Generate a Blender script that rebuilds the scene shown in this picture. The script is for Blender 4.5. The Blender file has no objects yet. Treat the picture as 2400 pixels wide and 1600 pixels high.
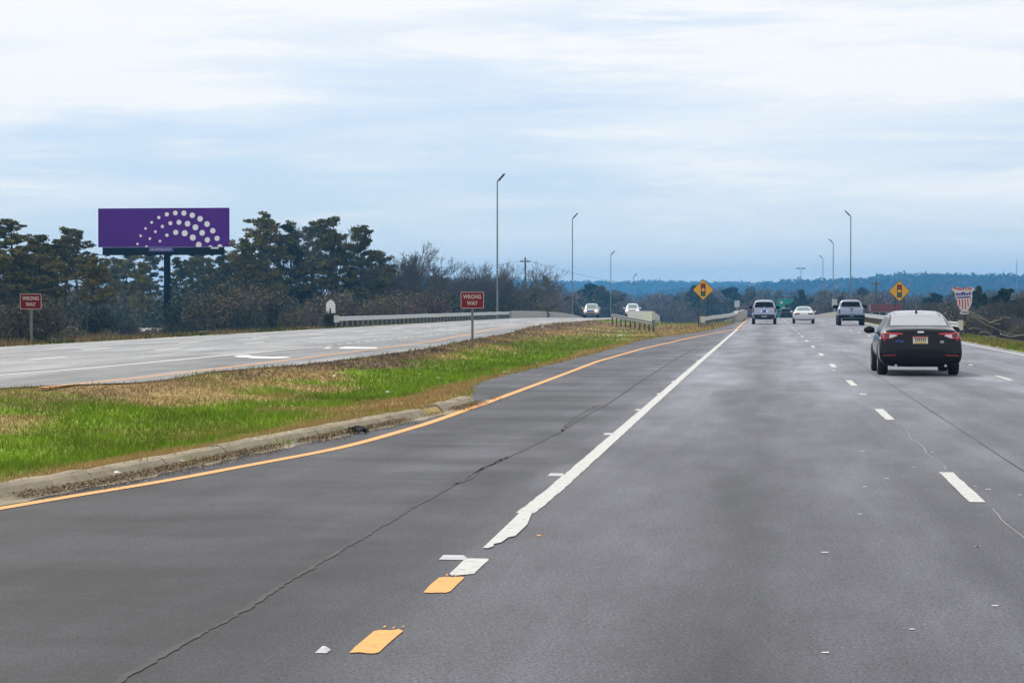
import bpy, bmesh, math, random
import numpy as np
from mathutils import Vector, Matrix
from mathutils.bvhtree import BVHTree

random.seed(7)
RNG = np.random.default_rng(7)
S = bpy.context.scene
COL = S.collection
R = math.radians

# ------------------------------------------------------------------ camera
F = 4900.0
CH = 1.62
PB = math.atan(88 / F)
YA = math.atan(599 / F * math.cos(PB))
cam = bpy.data.cameras.new('camera')
cam.sensor_width = 36.0
cam.lens = 36.0 * F / 2400.0
cam.clip_start = 0.1
cam.clip_end = 20000
cam_o = bpy.data.objects.new('camera', cam)
COL.objects.link(cam_o)
cam_o.location = (0, 0, CH)
cam_o.rotation_euler = (math.pi / 2 - PB, 0, YA)
S.camera = cam_o

# ------------------------------------------------------------------ world, sun, exposure
SUN_EL, SUN_AZ = R(52), R(-40)
S.view_settings.view_transform = 'Standard'
S.view_settings.look = 'None'
S.view_settings.exposure = 0.0
S.view_settings.gamma = 1.0
S.view_settings.use_curve_mapping = False
W = bpy.data.worlds.new('World')
S.world = W
W.use_nodes = True
nt = W.node_tree
nt.nodes.clear()


def N(t, tree, **kw):
    n = tree.nodes.new(t)
    for k, v in kw.items():
        setattr(n, k, v)
    return n


def build_world():
    t = nt
    out = N('ShaderNodeOutputWorld', t)
    bg = N('ShaderNodeBackground', t)
    bg.inputs[1].default_value = 0.1
    t.links.new(bg.outputs[0], out.inputs[0])
    sky = N('ShaderNodeTexSky', t, sky_type='NISHITA', sun_disc=False)
    sky.sun_elevation = SUN_EL
    sky.sun_rotation = SUN_AZ
    sky.altitude = 100
    sky.air_density = 1.0
    sky.dust_density = 1.0
    tc = N('ShaderNodeTexCoord', t)
    # pale milky layer of high cloud over the whole sky
    veil = N('ShaderNodeMix', t, data_type='RGBA')
    veil.inputs[0].default_value = 0.80
    t.links.new(sky.outputs[0], veil.inputs[6])
    # veil colour: a little bluer low down
    sep = N('ShaderNodeSeparateXYZ', t)
    t.links.new(tc.outputs['Generated'], sep.inputs[0])
    vr = N('ShaderNodeValToRGB', t)
    e = vr.color_ramp.elements
    e[0].position = 0.0
    e[0].color = (0.95, 1.0, 1.0, 1)
    e[1].position = 0.30
    e[1].color = (0.70, 0.78, 0.93, 1)
    m = vr.color_ramp.elements.new(0.03)
    m.color = (0.80, 0.92, 1.0, 1)
    m2 = vr.color_ramp.elements.new(0.10)
    m2.color = (0.59, 0.77, 1.02, 1)
    t.links.new(sep.outputs[2], vr.inputs[0])
    sc = N('ShaderNodeVectorMath', t, operation='SCALE')
    sc.inputs['Scale'].default_value = 10.0
    t.links.new(vr.outputs[0], sc.inputs[0])
    t.links.new(sc.outputs[0], veil.inputs[7])

    def noise(scale, detail, rough, sx, sy, sz, loc, dist=0.0):
        mp = N('ShaderNodeMapping', t)
        mp.inputs['Scale'].default_value = (sx, sy, sz)
        mp.inputs['Location'].default_value = loc
        t.links.new(tc.outputs['Generated'], mp.inputs[0])
        n = N('ShaderNodeTexNoise', t)
        n.inputs['Scale'].default_value = scale
        n.inputs['Detail'].default_value = detail
        n.inputs['Roughness'].default_value = rough
        n.inputs['Distortion'].default_value = dist
        t.links.new(mp.outputs[0], n.inputs[0])
        return n

    def ramp(src, a, b):
        r = N('ShaderNodeMapRange', t)
        r.interpolation_type = 'SMOOTHSTEP'
        r.inputs[1].default_value = a
        r.inputs[2].default_value = b
        t.links.new(src, r.inputs[0])
        return r

    def math_(op, a, b):
        mm = N('ShaderNodeMath', t, operation=op)
        for i, v in enumerate((a, b)):
            if isinstance(v, (int, float)):
                mm.inputs[i].default_value = v
            else:
                t.links.new(v, mm.inputs[i])
        return mm.outputs[0]

    n1 = noise(3.0, 7, 0.55, 1, 1, 9, (3.1, 0.4, 1.7), 0.3)     # broad banks
    n2 = noise(8.0, 8, 0.58, 1, 1, 7.5, (0.2, 5.4, 8.3), 0.5)    # streaks
    n3 = noise(26.0, 6, 0.6, 1, 1, 9, (7.2, 2.4, 1.3), 0.4)
    broad = ramp(n1.outputs[0], 0.38, 0.70)
    st = ramp(n2.outputs[0], 0.42, 0.76)
    fine = ramp(n3.outputs[0], 0.35, 0.8)
    # more cloud higher up
    up = ramp(sep.outputs[2], 0.055, 0.150)
    # and to the left of the road (towards the sun)
    side = ramp(sep.outputs[0], 0.02, -0.32)
    c = math_('MULTIPLY', broad.outputs[0], 0.72)
    upside = math_('MULTIPLY', up.outputs[0], math_('ADD', math_('MULTIPLY', side.outputs[0], 0.65), 0.35))
    c = math_('ADD', c, math_('MULTIPLY', upside, 0.90))
    s2 = math_('MULTIPLY', st.outputs[0], math_('ADD', math_('MULTIPLY', fine.outputs[0], 0.6), 0.5))
    c = math_('ADD', c, math_('MULTIPLY', s2, 0.70))
    # nearly clear just above the horizon
    low = ramp(sep.outputs[2], 0.010, 0.034)
    c = math_('MULTIPLY', c, math_('ADD', math_('MULTIPLY', low.outputs[0], 0.8), 0.2))
    c = math_('MINIMUM', c, 0.94)
    cl = N('ShaderNodeMix', t, data_type='RGBA')
    cl.inputs[7].default_value = (10.6, 10.5, 10.3, 1)
    t.links.new(c, cl.inputs[0])
    t.links.new(veil.outputs[2], cl.inputs[6])
    t.links.new(cl.outputs[2], bg.inputs[0])


build_world()
sun = bpy.data.lights.new('sun', 'SUN')
sun.energy = 2.4
sun.angle = R(10)
sun.color = (1.0, 0.95, 0.86)
sun_o = bpy.data.objects.new('sun', sun)
COL.objects.link(sun_o)
sd = Vector((math.sin(SUN_AZ) * math.cos(SUN_EL), math.cos(SUN_AZ) * math.cos(SUN_EL), math.sin(SUN_EL)))
sun_o.rotation_euler = sd.to_track_quat('Z', 'Y').to_euler()
sun_o.location = (0, 0, 60)

# ------------------------------------------------------------------ survey: photograph bearings to places on the ground
fw = Vector((-math.sin(YA) * math.cos(PB), math.cos(YA) * math.cos(PB), -math.sin(PB)))
rt = Vector((math.cos(YA), math.sin(YA), 0))
up = rt.cross(fw)


def G(px, py, z=0.0):
    d = fw + rt * ((px - 1200) / F) - up * ((py - 800) / F)
    k = (z - CH) / d.z
    return (d.x * k, d.y * k)


def D(px, py, dep):
    d = fw + rt * ((px - 1200) / F) - up * ((py - 800) / F)
    return Vector((0, 0, CH)) + d * dep


def curve(ptsl, z=0.0):
    p = sorted([G(a, b, z) for a, b in ptsl], key=lambda q: q[1])
    return np.array([q[1] for q in p]), np.array([q[0] for q in p])


KT = curve([(0, 1134), (153, 1111), (306, 1083), (497, 1046), (650, 1018), (765, 997), (900, 972), (926, 966), (983, 956), (1063, 938), (1093, 930)], 0.12)
_xa = [(1117, 899), (1206, 875), (1295, 854), (1400, 827.6), (1510, 796), (1570, 787), (1621, 781), (1672, 773), (1713, 760.6)]
_g = [G(a, b) for a, b in _xa]
XA_Y = np.array([-60, 5] + list(KT[0]) + [g[1] for g in _g] + [205, 5000.])
XA_X = np.array([KT[1][0] - 1.5, KT[1][0] - 0.6] + list(KT[1]) + [g[0] for g in _g] + [-2.75, -2.75])
_xb = curve([(0, 908.6), (153, 901), (306, 897), (402, 887.5), (497, 870), (700, 855), (878, 833.6), (998, 817), (1087, 799), (1187, 782), (1241, 766), (1308, 756.5), (1388, 751)])
XB_Y = np.array([-60] + list(_xb[0]) + [235, 5000.])
XB_X = np.array([_xb[1][0]] + list(_xb[1]) + [-15.9, -15.9])
XL = -28.7
XR = 8.45


def xa(Y): return np.interp(Y, XA_Y, XA_X)
def xb(Y): return np.interp(Y, XB_Y, XB_X)


def roadz(Y):
    Y = np.asarray(Y, float)
    u = np.clip(Y - 225, 0, 340)
    z = -u * u / 11600
    return z - np.clip((Y - 565) * 0.0586, 0, 4)


def bend(Y):
    Y = np.asarray(Y, float)
    return -np.clip(Y - 250, 0, 1500) ** 2 / 4200.0


def sstep(x, a, b):
    t = np.clip((np.asarray(x, float) - a) / (b - a), 0, 1)
    return t * t * (3 - 2 * t)


def vnoise(X, Y, s, seed=0):
    X = np.asarray(X, float) / s
    Y = np.asarray(Y, float) / s
    xi = np.floor(X).astype(np.int64); yi = np.floor(Y).astype(np.int64)
    fx = X - xi; fy = Y - yi
    fx = fx * fx * (3 - 2 * fx); fy = fy * fy * (3 - 2 * fy)

    def h(a, b):
        v = np.sin(a * 127.1 + b * 311.7 + seed * 74.7) * 43758.5453
        return v - np.floor(v)
    return (h(xi, yi) * (1 - fx) + h(xi + 1, yi) * fx) * (1 - fy) + (h(xi, yi + 1) * (1 - fx) + h(xi + 1, yi + 1) * fx) * fy


def ground_z(X, Y):
    X = np.asarray(X, float); Y = np.asarray(Y, float)
    X, Y = np.broadcast_arrays(X, Y)
    rz = roadz(Y)
    x = X - bend(Y)
    a = xa(Y); b = xb(Y)
    t = np.clip((x - a) / (b - a), 0, 1)
    dep = np.interp(Y, [0, 30, 110, 160, 210, 226, 300], [.34, .34, .36, .34, .30, 3.0, 8])
    kerb = 0.11 * (1 - sstep(Y, 30, 40))
    med = rz - 0.02 + kerb * (1 - sstep(t, 0, .5)) - dep * np.sin(np.pi * t ** 0.80) ** 1.2
    med = med + 0.10 * (vnoise(X, Y, 1.9, 3) - .5) * np.sin(np.pi * t)
    valley = np.interp(Y, [0, 214, 240, 600, 1000, 1e5], [0, 0, -6, -10.5, -12, -12])
    dl = XL - x
    left = rz - 0.02 - 1.55 * sstep(dl, 0.8, 12) + 0.25 * (vnoise(X, Y, 9, 5) - .5) * sstep(dl, 2, 10)
    dr = x - XR
    right = rz - 0.02 - 0.5 * sstep(dr, 1.0, 6) - 2.6 * sstep(dr, 3, 26) + 0.3 * (vnoise(X, Y, 7, 6) - .5) * sstep(dr, 3, 8)
    road = rz - 0.03
    z = np.where(x > XR, right, np.where(x > a, road, np.where(x > b, med, np.where(x > XL, road, left))))
    w = sstep(Y, 212, 240)
    return z * (1 - w) + w * np.minimum(valley + 0.6 * (vnoise(X, Y, 30, 8) - .5), rz - 1.5)


def gz(X, Y):
    return float(ground_z(X, Y))


# ------------------------------------------------------------------ materials
def new_mat(name):
    m = bpy.data.materials.new(name)
    m.use_nodes = True
    b = m.node_tree.nodes['Principled BSDF']
    return m, m.node_tree, b


def mat(name, col, rough=0.6, metal=0.0, spec=0.5, var=0.0, vscale=3.0, coat=0.0, bump=0.0, bscale=20, emit=None, es=0.0):
    m, t, b = new_mat(name)
    b.inputs['Roughness'].default_value = rough
    b.inputs['Metallic'].default_value = metal
    b.inputs['Specular IOR Level'].default_value = spec
    b.inputs['Coat Weight'].default_value = coat
    b.inputs['Coat Roughness'].default_value = 0.04
    b.inputs['Base Color'].default_value = (*col, 1)
    if emit:
        b.inputs['Emission Color'].default_value = (*emit, 1)
        b.inputs['Emission Strength'].default_value = es
    tc = N('ShaderNodeTexCoord', t)
    if var > 0:
        n = N('ShaderNodeTexNoise', t)
        n.inputs['Scale'].default_value = vscale
        n.inputs['Detail'].default_value = 6
        n.inputs['Roughness'].default_value = 0.65
        t.links.new(tc.outputs['Object'], n.inputs[0])
        r = N('ShaderNodeValToRGB', t)
        r.color_ramp.elements[0].position = 0.3
        r.color_ramp.elements[1].position = 0.7
        r.color_ramp.elements[0].color = (*[c * (1 - var) for c in col], 1)
        r.color_ramp.elements[1].color = (*[min(1, c * (1 + var)) for c in col], 1)
        t.links.new(n.outputs[0], r.inputs[0])
        t.links.new(r.outputs[0], b.inputs['Base Color'])
    if bump > 0:
        n2 = N('ShaderNodeTexNoise', t)
        n2.inputs['Scale'].default_value = bscale
        n2.inputs['Detail'].default_value = 4
        t.links.new(tc.outputs['Object'], n2.inputs[0])
        bp = N('ShaderNodeBump', t)
        bp.inputs['Strength'].default_value = bump
        bp.inputs['Distance'].default_value = 0.02
        t.links.new(n2.outputs[0], bp.inputs['Height'])
        t.links.new(bp.outputs[0], b.inputs['Normal'])
    return m


def foliage_mat(name, ca, cb, scale=0.35, rough=0.8, rnd=0.35):
    """two tones in clumps, varied from plant to plant"""
    m, t, b = new_mat(name)
    b.inputs['Roughness'].default_value = rough
    b.inputs['Specular IOR Level'].default_value = 0.15
    tc = N('ShaderNodeTexCoord', t)
    n = N('ShaderNodeTexNoise', t)
    n.inputs['Scale'].default_value = scale
    n.inputs['Detail'].default_value = 5
    n.inputs['Roughness'].default_value = 0.7
    t.links.new(tc.outputs['Object'], n.inputs[0])
    r = N('ShaderNodeValToRGB', t)
    r.color_ramp.elements[0].position = 0.35
    r.color_ramp.elements[1].position = 0.65
    r.color_ramp.elements[0].color = (*ca, 1)
    r.color_ramp.elements[1].color = (*cb, 1)
    t.links.new(n.outputs[0], r.inputs[0])
    oi = N('ShaderNodeObjectInfo', t)
    mr = N('ShaderNodeMapRange', t)
    mr.inputs[3].default_value = 1 - rnd
    mr.inputs[4].default_value = 1 + rnd
    t.links.new(oi.outputs['Random'], mr.inputs[0])
    vm = N('ShaderNodeVectorMath', t, operation='SCALE')
    t.links.new(r.outputs[0], vm.inputs[0])
    t.links.new(mr.outputs[0], vm.inputs['Scale'])
    t.links.new(vm.outputs[0], b.inputs['Base Color'])
    return m


def asphalt(name, base, stops=None, x0=-8., x1=12., streak=0.26):
    m, t, b = new_mat(name)
    tc = N('ShaderNodeTexCoord', t)
    b.inputs['Roughness'].default_value = 0.72
    b.inputs['Specular IOR Level'].default_value = 0.32

    def nz(scale, sx, sy, det=5, ro=.6):
        mp = N('ShaderNodeMapping', t)
        mp.inputs['Scale'].default_value = (sx, sy, 1)
        t.links.new(tc.outputs['Object'], mp.inputs[0])
        n = N('ShaderNodeTexNoise', t)
        n.inputs['Scale'].default_value = scale
        n.inputs['Detail'].default_value = det
        n.inputs['Roughness'].default_value = ro
        t.links.new(mp.outputs[0], n.inputs[0])
        return n.outputs[0]

    def rng(src, lo, hi, a=0.3, bb=0.7):
        r = N('ShaderNodeMapRange', t)
        r.inputs[1].default_value = a
        r.inputs[2].default_value = bb
        r.inputs[3].default_value = lo
        r.inputs[4].default_value = hi
        t.links.new(src, r.inputs[0])
        return r.outputs[0]

    def mul(a, c):
        mm = N('ShaderNodeMath', t, operation='MULTIPLY')
        t.links.new(a, mm.inputs[0])
        t.links.new(c, mm.inputs[1])
        return mm.outputs[0]
    f = rng(nz(1.0, 1.0, 0.06), 1 - streak, 1 + streak)
    f = mul(f, rng(nz(0.35, 1, 0.4, 6, .7), 0.74, 1.22))
    f = mul(f, rng(nz(55, 1, 1, 2, .8), 0.50, 1.50, .36, .64))
    f = mul(f, rng(nz(17, 1, 1, 3, .7), 0.82, 1.18))
    # small cross streaks and stains
    f = mul(f, rng(nz(1.6, 1.2, 0.12, 4, .6), 0.86, 1.10))
    f = mul(f, rng(nz(0.55, 0.95, 0.28, 6, .65, ), 0.74, 1.16))
    if stops:
        sx = N('ShaderNodeSeparateXYZ', t)
        t.links.new(tc.outputs['Object'], sx.inputs[0])
        wob = N('ShaderNodeMath', t, operation='ADD')
        t.links.new(sx.outputs[0], wob.inputs[0])
        t.links.new(rng(nz(0.4, 1, 0.5), -0.3, 0.3), wob.inputs[1])
        mr = N('ShaderNodeMapRange', t)
        mr.inputs[1].default_value = x0
        mr.inputs[2].default_value = x1
        t.links.new(wob.outputs[0], mr.inputs[0])
        cr = N('ShaderNodeValToRGB', t)
        el = cr.color_ramp.elements
        while len(el) > 1:
            el.remove(el[-1])
        el[0].position = 0
        el[0].color = (stops[0][1],) * 3 + (1,)
        for xx, v in stops:
            e = el.new((xx - x0) / (x1 - x0))
            e.color = (v, v, v, 1)
        t.links.new(mr.outputs[0], cr.inputs[0])
        f = mul(f, cr.outputs[0])
        if x0 == -8.:
            # oily blotches in the turning lane
            tl = N('ShaderNodeMapRange', t)
            tl.inputs[1].default_value = -1.9
            tl.inputs[2].default_value = -2.6
            t.links.new(sx.outputs[0], tl.inputs[0])
            mx = N('ShaderNodeMix', t)
            mx.inputs[2].default_value = 1.0
            t.links.new(tl.outputs[0], mx.inputs[0])
            t.links.new(rng(nz(0.75, 0.45, .8, 5, .62), .62, 1.22, .38, .62), mx.inputs[3])
            f = mul(f, mx.outputs[0])
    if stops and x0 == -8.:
        # painted lighter with distance, standing in for sky glare on the far asphalt
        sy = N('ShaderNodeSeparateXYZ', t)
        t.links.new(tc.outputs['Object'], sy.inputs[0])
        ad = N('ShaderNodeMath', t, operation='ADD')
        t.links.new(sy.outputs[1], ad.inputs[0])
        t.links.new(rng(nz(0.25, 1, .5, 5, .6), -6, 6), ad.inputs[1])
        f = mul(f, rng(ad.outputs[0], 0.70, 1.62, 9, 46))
    vm = N('ShaderNodeVectorMath', t, operation='SCALE')
    vm.inputs[0].default_value = base
    t.links.new(f, vm.inputs['Scale'])
    t.links.new(vm.outputs[0], b.inputs['Base Color'])
    bp = N('ShaderNodeBump', t)
    bp.inputs['Strength'].default_value = 0.35
    bp.inputs['Distance'].default_value = 0.01
    t.links.new(nz(90, 1, 1, 3, .7), bp.inputs['Height'])
    t.links.new(bp.outputs[0], b.inputs['Normal'])
    return m


def attr_mat(name, attr, rough=0.9, fine=60.0, amt=0.35, bump=0.5):
    """base colour = colour attribute x fine noise"""
    m, t, b = new_mat(name)
    b.inputs['Roughness'].default_value = rough
    b.inputs['Specular IOR Level'].default_value = 0.1
    at = N('ShaderNodeAttribute', t, attribute_name=attr)
    tc = N('ShaderNodeTexCoord', t)
    n = N('ShaderNodeTexNoise', t)
    n.inputs['Scale'].default_value = fine
    n.inputs['Detail'].default_value = 4
    n.inputs['Roughness'].default_value = .7
    t.links.new(tc.outputs['Object'], n.inputs[0])
    mr = N('ShaderNodeMapRange', t)
    mr.inputs[1].default_value = .3
    mr.inputs[2].default_value = .7
    mr.inputs[3].default_value = 1 - amt
    mr.inputs[4].default_value = 1 + amt
    t.links.new(n.outputs[0], mr.inputs[0])
    vm = N('ShaderNodeVectorMath', t, operation='SCALE')
    t.links.new(at.outputs['Color'], vm.inputs[0])
    t.links.new(mr.outputs[0], vm.inputs['Scale'])
    t.links.new(vm.outputs[0], b.inputs['Base Color'])
    if bump:
        bp = N('ShaderNodeBump', t)
        bp.inputs['Strength'].default_value = bump
        bp.inputs['Distance'].default_value = 0.05
        t.links.new(n.outputs[0], bp.inputs['Height'])
        t.links.new(bp.outputs[0], b.inputs['Normal'])
    return m


M = {}
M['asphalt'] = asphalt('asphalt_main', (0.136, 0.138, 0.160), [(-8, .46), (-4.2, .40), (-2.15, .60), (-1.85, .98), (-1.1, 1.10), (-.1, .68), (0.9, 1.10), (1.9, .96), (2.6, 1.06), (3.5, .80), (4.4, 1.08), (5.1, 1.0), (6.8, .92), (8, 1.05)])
M['asphalt_far'] = asphalt('asphalt_opposite', (0.31, 0.312, 0.32), [(-30, .95), (-26, 1.0), (-22.5, .92), (-19.5, 1.05), (-17.0, .8), (-15.5, .68), (-13, .8)], -30., -10.)
M['white_paint'] = mat('white_road_paint', (0.56, 0.56, 0.53), .55, var=.08, vscale=9, bump=.2)
M['yellow_paint'] = mat('yellow_road_paint', (0.85, 0.37, 0.075), .55, var=.10, vscale=9, bump=.2)
def worn(m, under, lo, hi, scale):
    t = m.node_tree
    b = t.nodes['Principled BSDF']
    src = b.inputs['Base Color'].links[0].from_socket
    tc = N('ShaderNodeTexCoord', t)
    n = N('ShaderNodeTexNoise', t)
    n.inputs['Scale'].default_value = scale
    n.inputs['Detail'].default_value = 6
    n.inputs['Roughness'].default_value = .75
    t.links.new(tc.outputs['Object'], n.inputs[0])
    r = N('ShaderNodeMapRange', t)
    r.inputs[1].default_value = lo
    r.inputs[2].default_value = hi
    t.links.new(n.outputs[0], r.inputs[0])
    mx = N('ShaderNodeMix', t, data_type='RGBA')
    mx.inputs[6].default_value = (*under, 1)
    t.links.new(r.outputs[0], mx.inputs[0])
    t.links.new(src, mx.inputs[7])
    t.links.new(mx.outputs[2], b.inputs['Base Color'])


M['white_paint_far'] = mat('white_road_paint_fresh', (0.80, 0.80, 0.78), .5, var=.05, vscale=5)
worn(M['white_paint'], (.20, .20, .20), .32, .45, 16)
worn(M['yellow_paint'], (.30, .18, .08), .32, .45, 16)
M['seam'] = mat('crack_tar', (0.03, 0.03, 0.032), .7, var=.4, vscale=6)
M['seam_pale'] = mat('seam_pale', (0.24, 0.24, 0.24), .7, var=.3, vscale=6)
M['concrete'] = mat('kerb_concrete', (0.30, 0.25, 0.17), .85, var=.28, vscale=3.5, bump=.5, bscale=30)
M['concrete_old'] = mat('parapet_concrete', (0.36, 0.335, 0.29), .85, var=.16, vscale=1.4, bump=.3)
M['ground'] = attr_mat('ground_cover', 'cover', fine=7, amt=.3, bump=.6)
M['grass'] = attr_mat('grass_blades', 'cover', fine=2.0, amt=.15, bump=0)
M['galv'] = mat('galvanised_steel', (0.55, 0.56, 0.55), .42, metal=.55, var=.12, vscale=2)
M['galv_dull'] = mat('dull_grey_steel', (0.16, 0.17, 0.17), .6, metal=.3, var=.15, vscale=4)
M['dark_post'] = mat('dark_steel', (0.035, 0.04, 0.04), .6, metal=.2, var=.2)
M['wood_post'] = mat('weathered_wood', (0.10, 0.075, 0.055), .9, var=.25, vscale=6)
M['sign_red'] = mat('sign_red', (0.16, 0.006, 0.010), .7, spec=.15, var=.06, vscale=8)
M['sign_red_faded'] = mat('sign_red_faded', (0.18, 0.016, 0.019), .7, spec=.15, var=.08, vscale=8)
M['sign_white'] = mat('sign_white', (0.62, 0.58, 0.58), .5, var=.04)
M['sign_pink'] = mat('sign_faded_white', (0.52, 0.42, 0.40), .5, var=.06)
M['sign_green'] = mat('sign_green', (0.0, 0.26, 0.12), .45, var=.05)
M['sign_yellow'] = mat('sign_amber', (0.72, 0.36, 0.010), .5, var=.06, vscale=6)
M['sign_black'] = mat('sign_black', (0.015, 0.015, 0.017), .5)
M['disc_red'] = mat('disc_red', (0.25, 0.015, 0.01), .5)
M['disc_amber'] = mat('disc_amber', (0.75, 0.37, 0.04), .5)
M['disc_green'] = mat('disc_green', (0.0, 0.13, 0.06), .5)
M['navy'] = mat('sign_navy', (0.012, 0.014, 0.26), .5)
M['stripe_red'] = mat('stripe_red', (0.46, 0.015, 0.03), .5)
M['purple'] = mat('billboard_purple', (0.11, 0.018, 0.25), .7, spec=.0, var=.02)
M['dot_white'] = mat('billboard_white', (0.97, 0.97, 0.97), .6, spec=.2)
M['bb_black'] = mat('billboard_frame', (0.006, 0.006, 0.008), .9, spec=.1)
M['bb_pole'] = mat('billboard_pole', (0.006, 0.005, 0.006), .9, spec=.1)
M['bb_blue'] = mat('nameplate_blue', (0.03, 0.05, 0.25), .5)
M['bb_lilac'] = mat('nameplate_letters', (0.5, 0.4, 0.65), .5)
M['pole'] = mat('lamp_pole', (0.17, 0.23, 0.25), .5, metal=.4, var=.1)
M['lamp_dark'] = mat('lamp_housing', (0.02, 0.035, 0.04), .5)
M['bark'] = mat('pine_bark', (0.045, 0.033, 0.026), .95, var=.3, vscale=3)
M['bark_grey'] = mat('grey_bark', (0.11, 0.095, 0.085), .95, var=.3, vscale=3)
M['bleached'] = mat('bleached_wood', (0.40, 0.35, 0.28), .85, var=.2, vscale=5)
M['needle'] = foliage_mat('pine_needles', (0.052, 0.052, 0.010), (0.19, 0.155, 0.034))
M['twig'] = foliage_mat('bare_twigs', (0.075, 0.062, 0.056), (0.15, 0.125, 0.11), .5)
M['twig_red'] = foliage_mat('reddish_twigs', (0.085, 0.056, 0.05), (0.17, 0.115, 0.10), .3)
M['brush_olive'] = foliage_mat('olive_brush', (0.065, 0.060, 0.026), (0.15, 0.125, 0.055), .6)
M['brush_brown'] = foliage_mat('brown_brush', (0.070, 0.060, 0.034), (0.15, 0.125, 0.070), .6)
M['evergreen'] = foliage_mat('dark_evergreen', (0.014, 0.024, 0.012), (0.05, 0.062, 0.026), .6)
M['hill'] = foliage_mat('hill_forest_floor', (0.02, 0.035, 0.025), (0.05, 0.045, 0.042), .01, rnd=0)
M['tyre'] = mat('tyre_rubber', (0.012, 0.012, 0.012), .8)
M['rim'] = mat('alloy_rim', (0.45, 0.46, 0.48), .3, metal=.9)
M['black_paint'] = mat('black_car_paint', (0.006, 0.006, 0.008), .12, coat=.15, spec=.22)
M['black_trim'] = mat('black_plastic_trim', (0.008, 0.008, 0.009), .6, spec=.12)
M['glass'] = mat('dark_car_glass', (0.012, 0.014, 0.016), .03, spec=1.0, coat=1.0)
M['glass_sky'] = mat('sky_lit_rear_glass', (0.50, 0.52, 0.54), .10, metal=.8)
M['glass_tint'] = mat('tinted_window', (0.006, 0.006, 0.008), .25, spec=.12)
M['glass_green'] = mat('greenish_windscreen', (0.16, 0.24, 0.23), .08, spec=.8)
M['silver'] = mat('silver_car_paint', (0.34, 0.38, 0.50), .32, metal=.5, coat=.6)
M['silver_dark'] = mat('grey_lower_cladding', (0.022, 0.022, 0.026), .5, spec=.3)
M['white_car'] = mat('white_car_paint', (0.68, 0.68, 0.70), .35, coat=.7)
M['champagne'] = mat('champagne_car_paint', (0.50, 0.44, 0.38), .32, metal=.5, coat=.6)
M['tail_red'] = mat('tail_lamp_red', (0.6, 0.012, 0.025), .2, coat=.8)
M['tail_dark'] = mat('tail_lamp_dark_red', (0.075, 0.012, 0.012), .25, coat=.6)
M['tail_white'] = mat('reversing_lamp_clear', (0.62, 0.62, 0.68), .25, coat=.6)
M['reflector'] = mat('bumper_reflector', (0.22, 0.012, 0.012), .3)
M['chrome'] = mat('chrome', (0.7, 0.71, 0.73), .15, metal=1.0)
M['blue_mark'] = mat('blue_lettering', (0.05, 0.09, 0.35), .3)
M['plate_white'] = mat('plate_cream', (0.6, 0.58, 0.52), .5)
M['plate_red'] = mat('plate_red', (0.42, 0.05, 0.05), .5)
M['plate_yellow'] = mat('plate_yellow', (0.62, 0.42, 0.06), .5)
M['plate_green'] = mat('plate_green', (0.07, 0.16, 0.09), .5)
M['headlamp_on'] = mat('lit_headlamp', (0.9, 0.85, 0.7), .2, emit=(1.0, 0.66, 0.28), es=1.7)
M['headlamp_white'] = mat('lit_white_headlamp', (0.9, 0.9, 0.9), .2, emit=(1.0, 0.95, 0.95), es=.8)
M['red_wall'] = mat('red_cladding', (0.20, 0.035, 0.025), .7, var=.15, vscale=.4)
M['grey_roof'] = mat('grey_shingle_roof', (0.17, 0.16, 0.17), .9, var=.2, vscale=2)
M['house_wall'] = mat('pale_house_wall', (0.32, 0.28, 0.24), .8, var=.1)
M['white_wall'] = mat('white_painted_wall', (0.78, 0.78, 0.80), .7, var=.05)
M['lot'] = mat('pale_gravel', (0.55, 0.53, 0.50), .9, var=.2, vscale=.6)
M['litter'] = mat('white_litter', (0.75, 0.73, 0.70), .7)
M['marker'] = mat('raised_marker_white', (0.66, 0.66, 0.66), .4)


# ------------------------------------------------------------------ object helpers
def link(name, me, m=None, parent=None, label=None, cat=None, group=None, kind=None, loc=None):
    o = bpy.data.objects.new(name, me)
    COL.objects.link(o)
    if m is not None:
        me.materials.clear()
        me.materials.append(m)
    if parent is not None:
        o.parent = parent
    if loc is not None:
        o.location = loc
    tag(o, label, cat, group, kind)
    return o


def tag(o, label=None, cat=None, group=None, kind=None):
    if label: o['label'] = label
    if cat: o['category'] = cat
    if group: o['group'] = group
    if kind: o['kind'] = kind
    return o


def thing(name, label, cat, loc, rz=0.0, group=None):
    o = bpy.data.objects.new(name, None)
    COL.objects.link(o)
    o.empty_display_size = 0.3
    o.location = loc
    o.rotation_euler = (0, 0, rz)
    return tag(o, label, cat, group)


def copy_tree(o, parent=None):
    c = o.copy()
    COL.objects.link(c)
    c.parent = parent
    for ch in list(o.children):
        copy_tree(ch, c)
    return c


def mesh_np(name, verts, faces_flat, nper, col=None, smooth=False):
    """fast mesh from numpy; nper = verts per face"""
    me = bpy.data.meshes.new(name)
    verts = np.ascontiguousarray(verts, np.float32)
    faces_flat = np.ascontiguousarray(faces_flat, np.int32).ravel()
    nf = len(faces_flat) // nper
    me.vertices.add(len(verts))
    me.vertices.foreach_set('co', verts.ravel())
    me.loops.add(len(faces_flat))
    me.loops.foreach_set('vertex_index', faces_flat)
    me.polygons.add(nf)
    me.polygons.foreach_set('loop_start', np.arange(0, nf * nper, nper, dtype=np.int32))
    if smooth:
        me.polygons.foreach_set('use_smooth', np.ones(nf, bool))
    me.update(calc_edges=True)
    if col is not None:
        a = me.color_attributes.new('cover', 'FLOAT_COLOR', 'POINT')
        c4 = np.ones((len(verts), 4), np.float32)
        c4[:, :3] = col
        a.data.foreach_set('color', c4.ravel())
    return me


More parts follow.
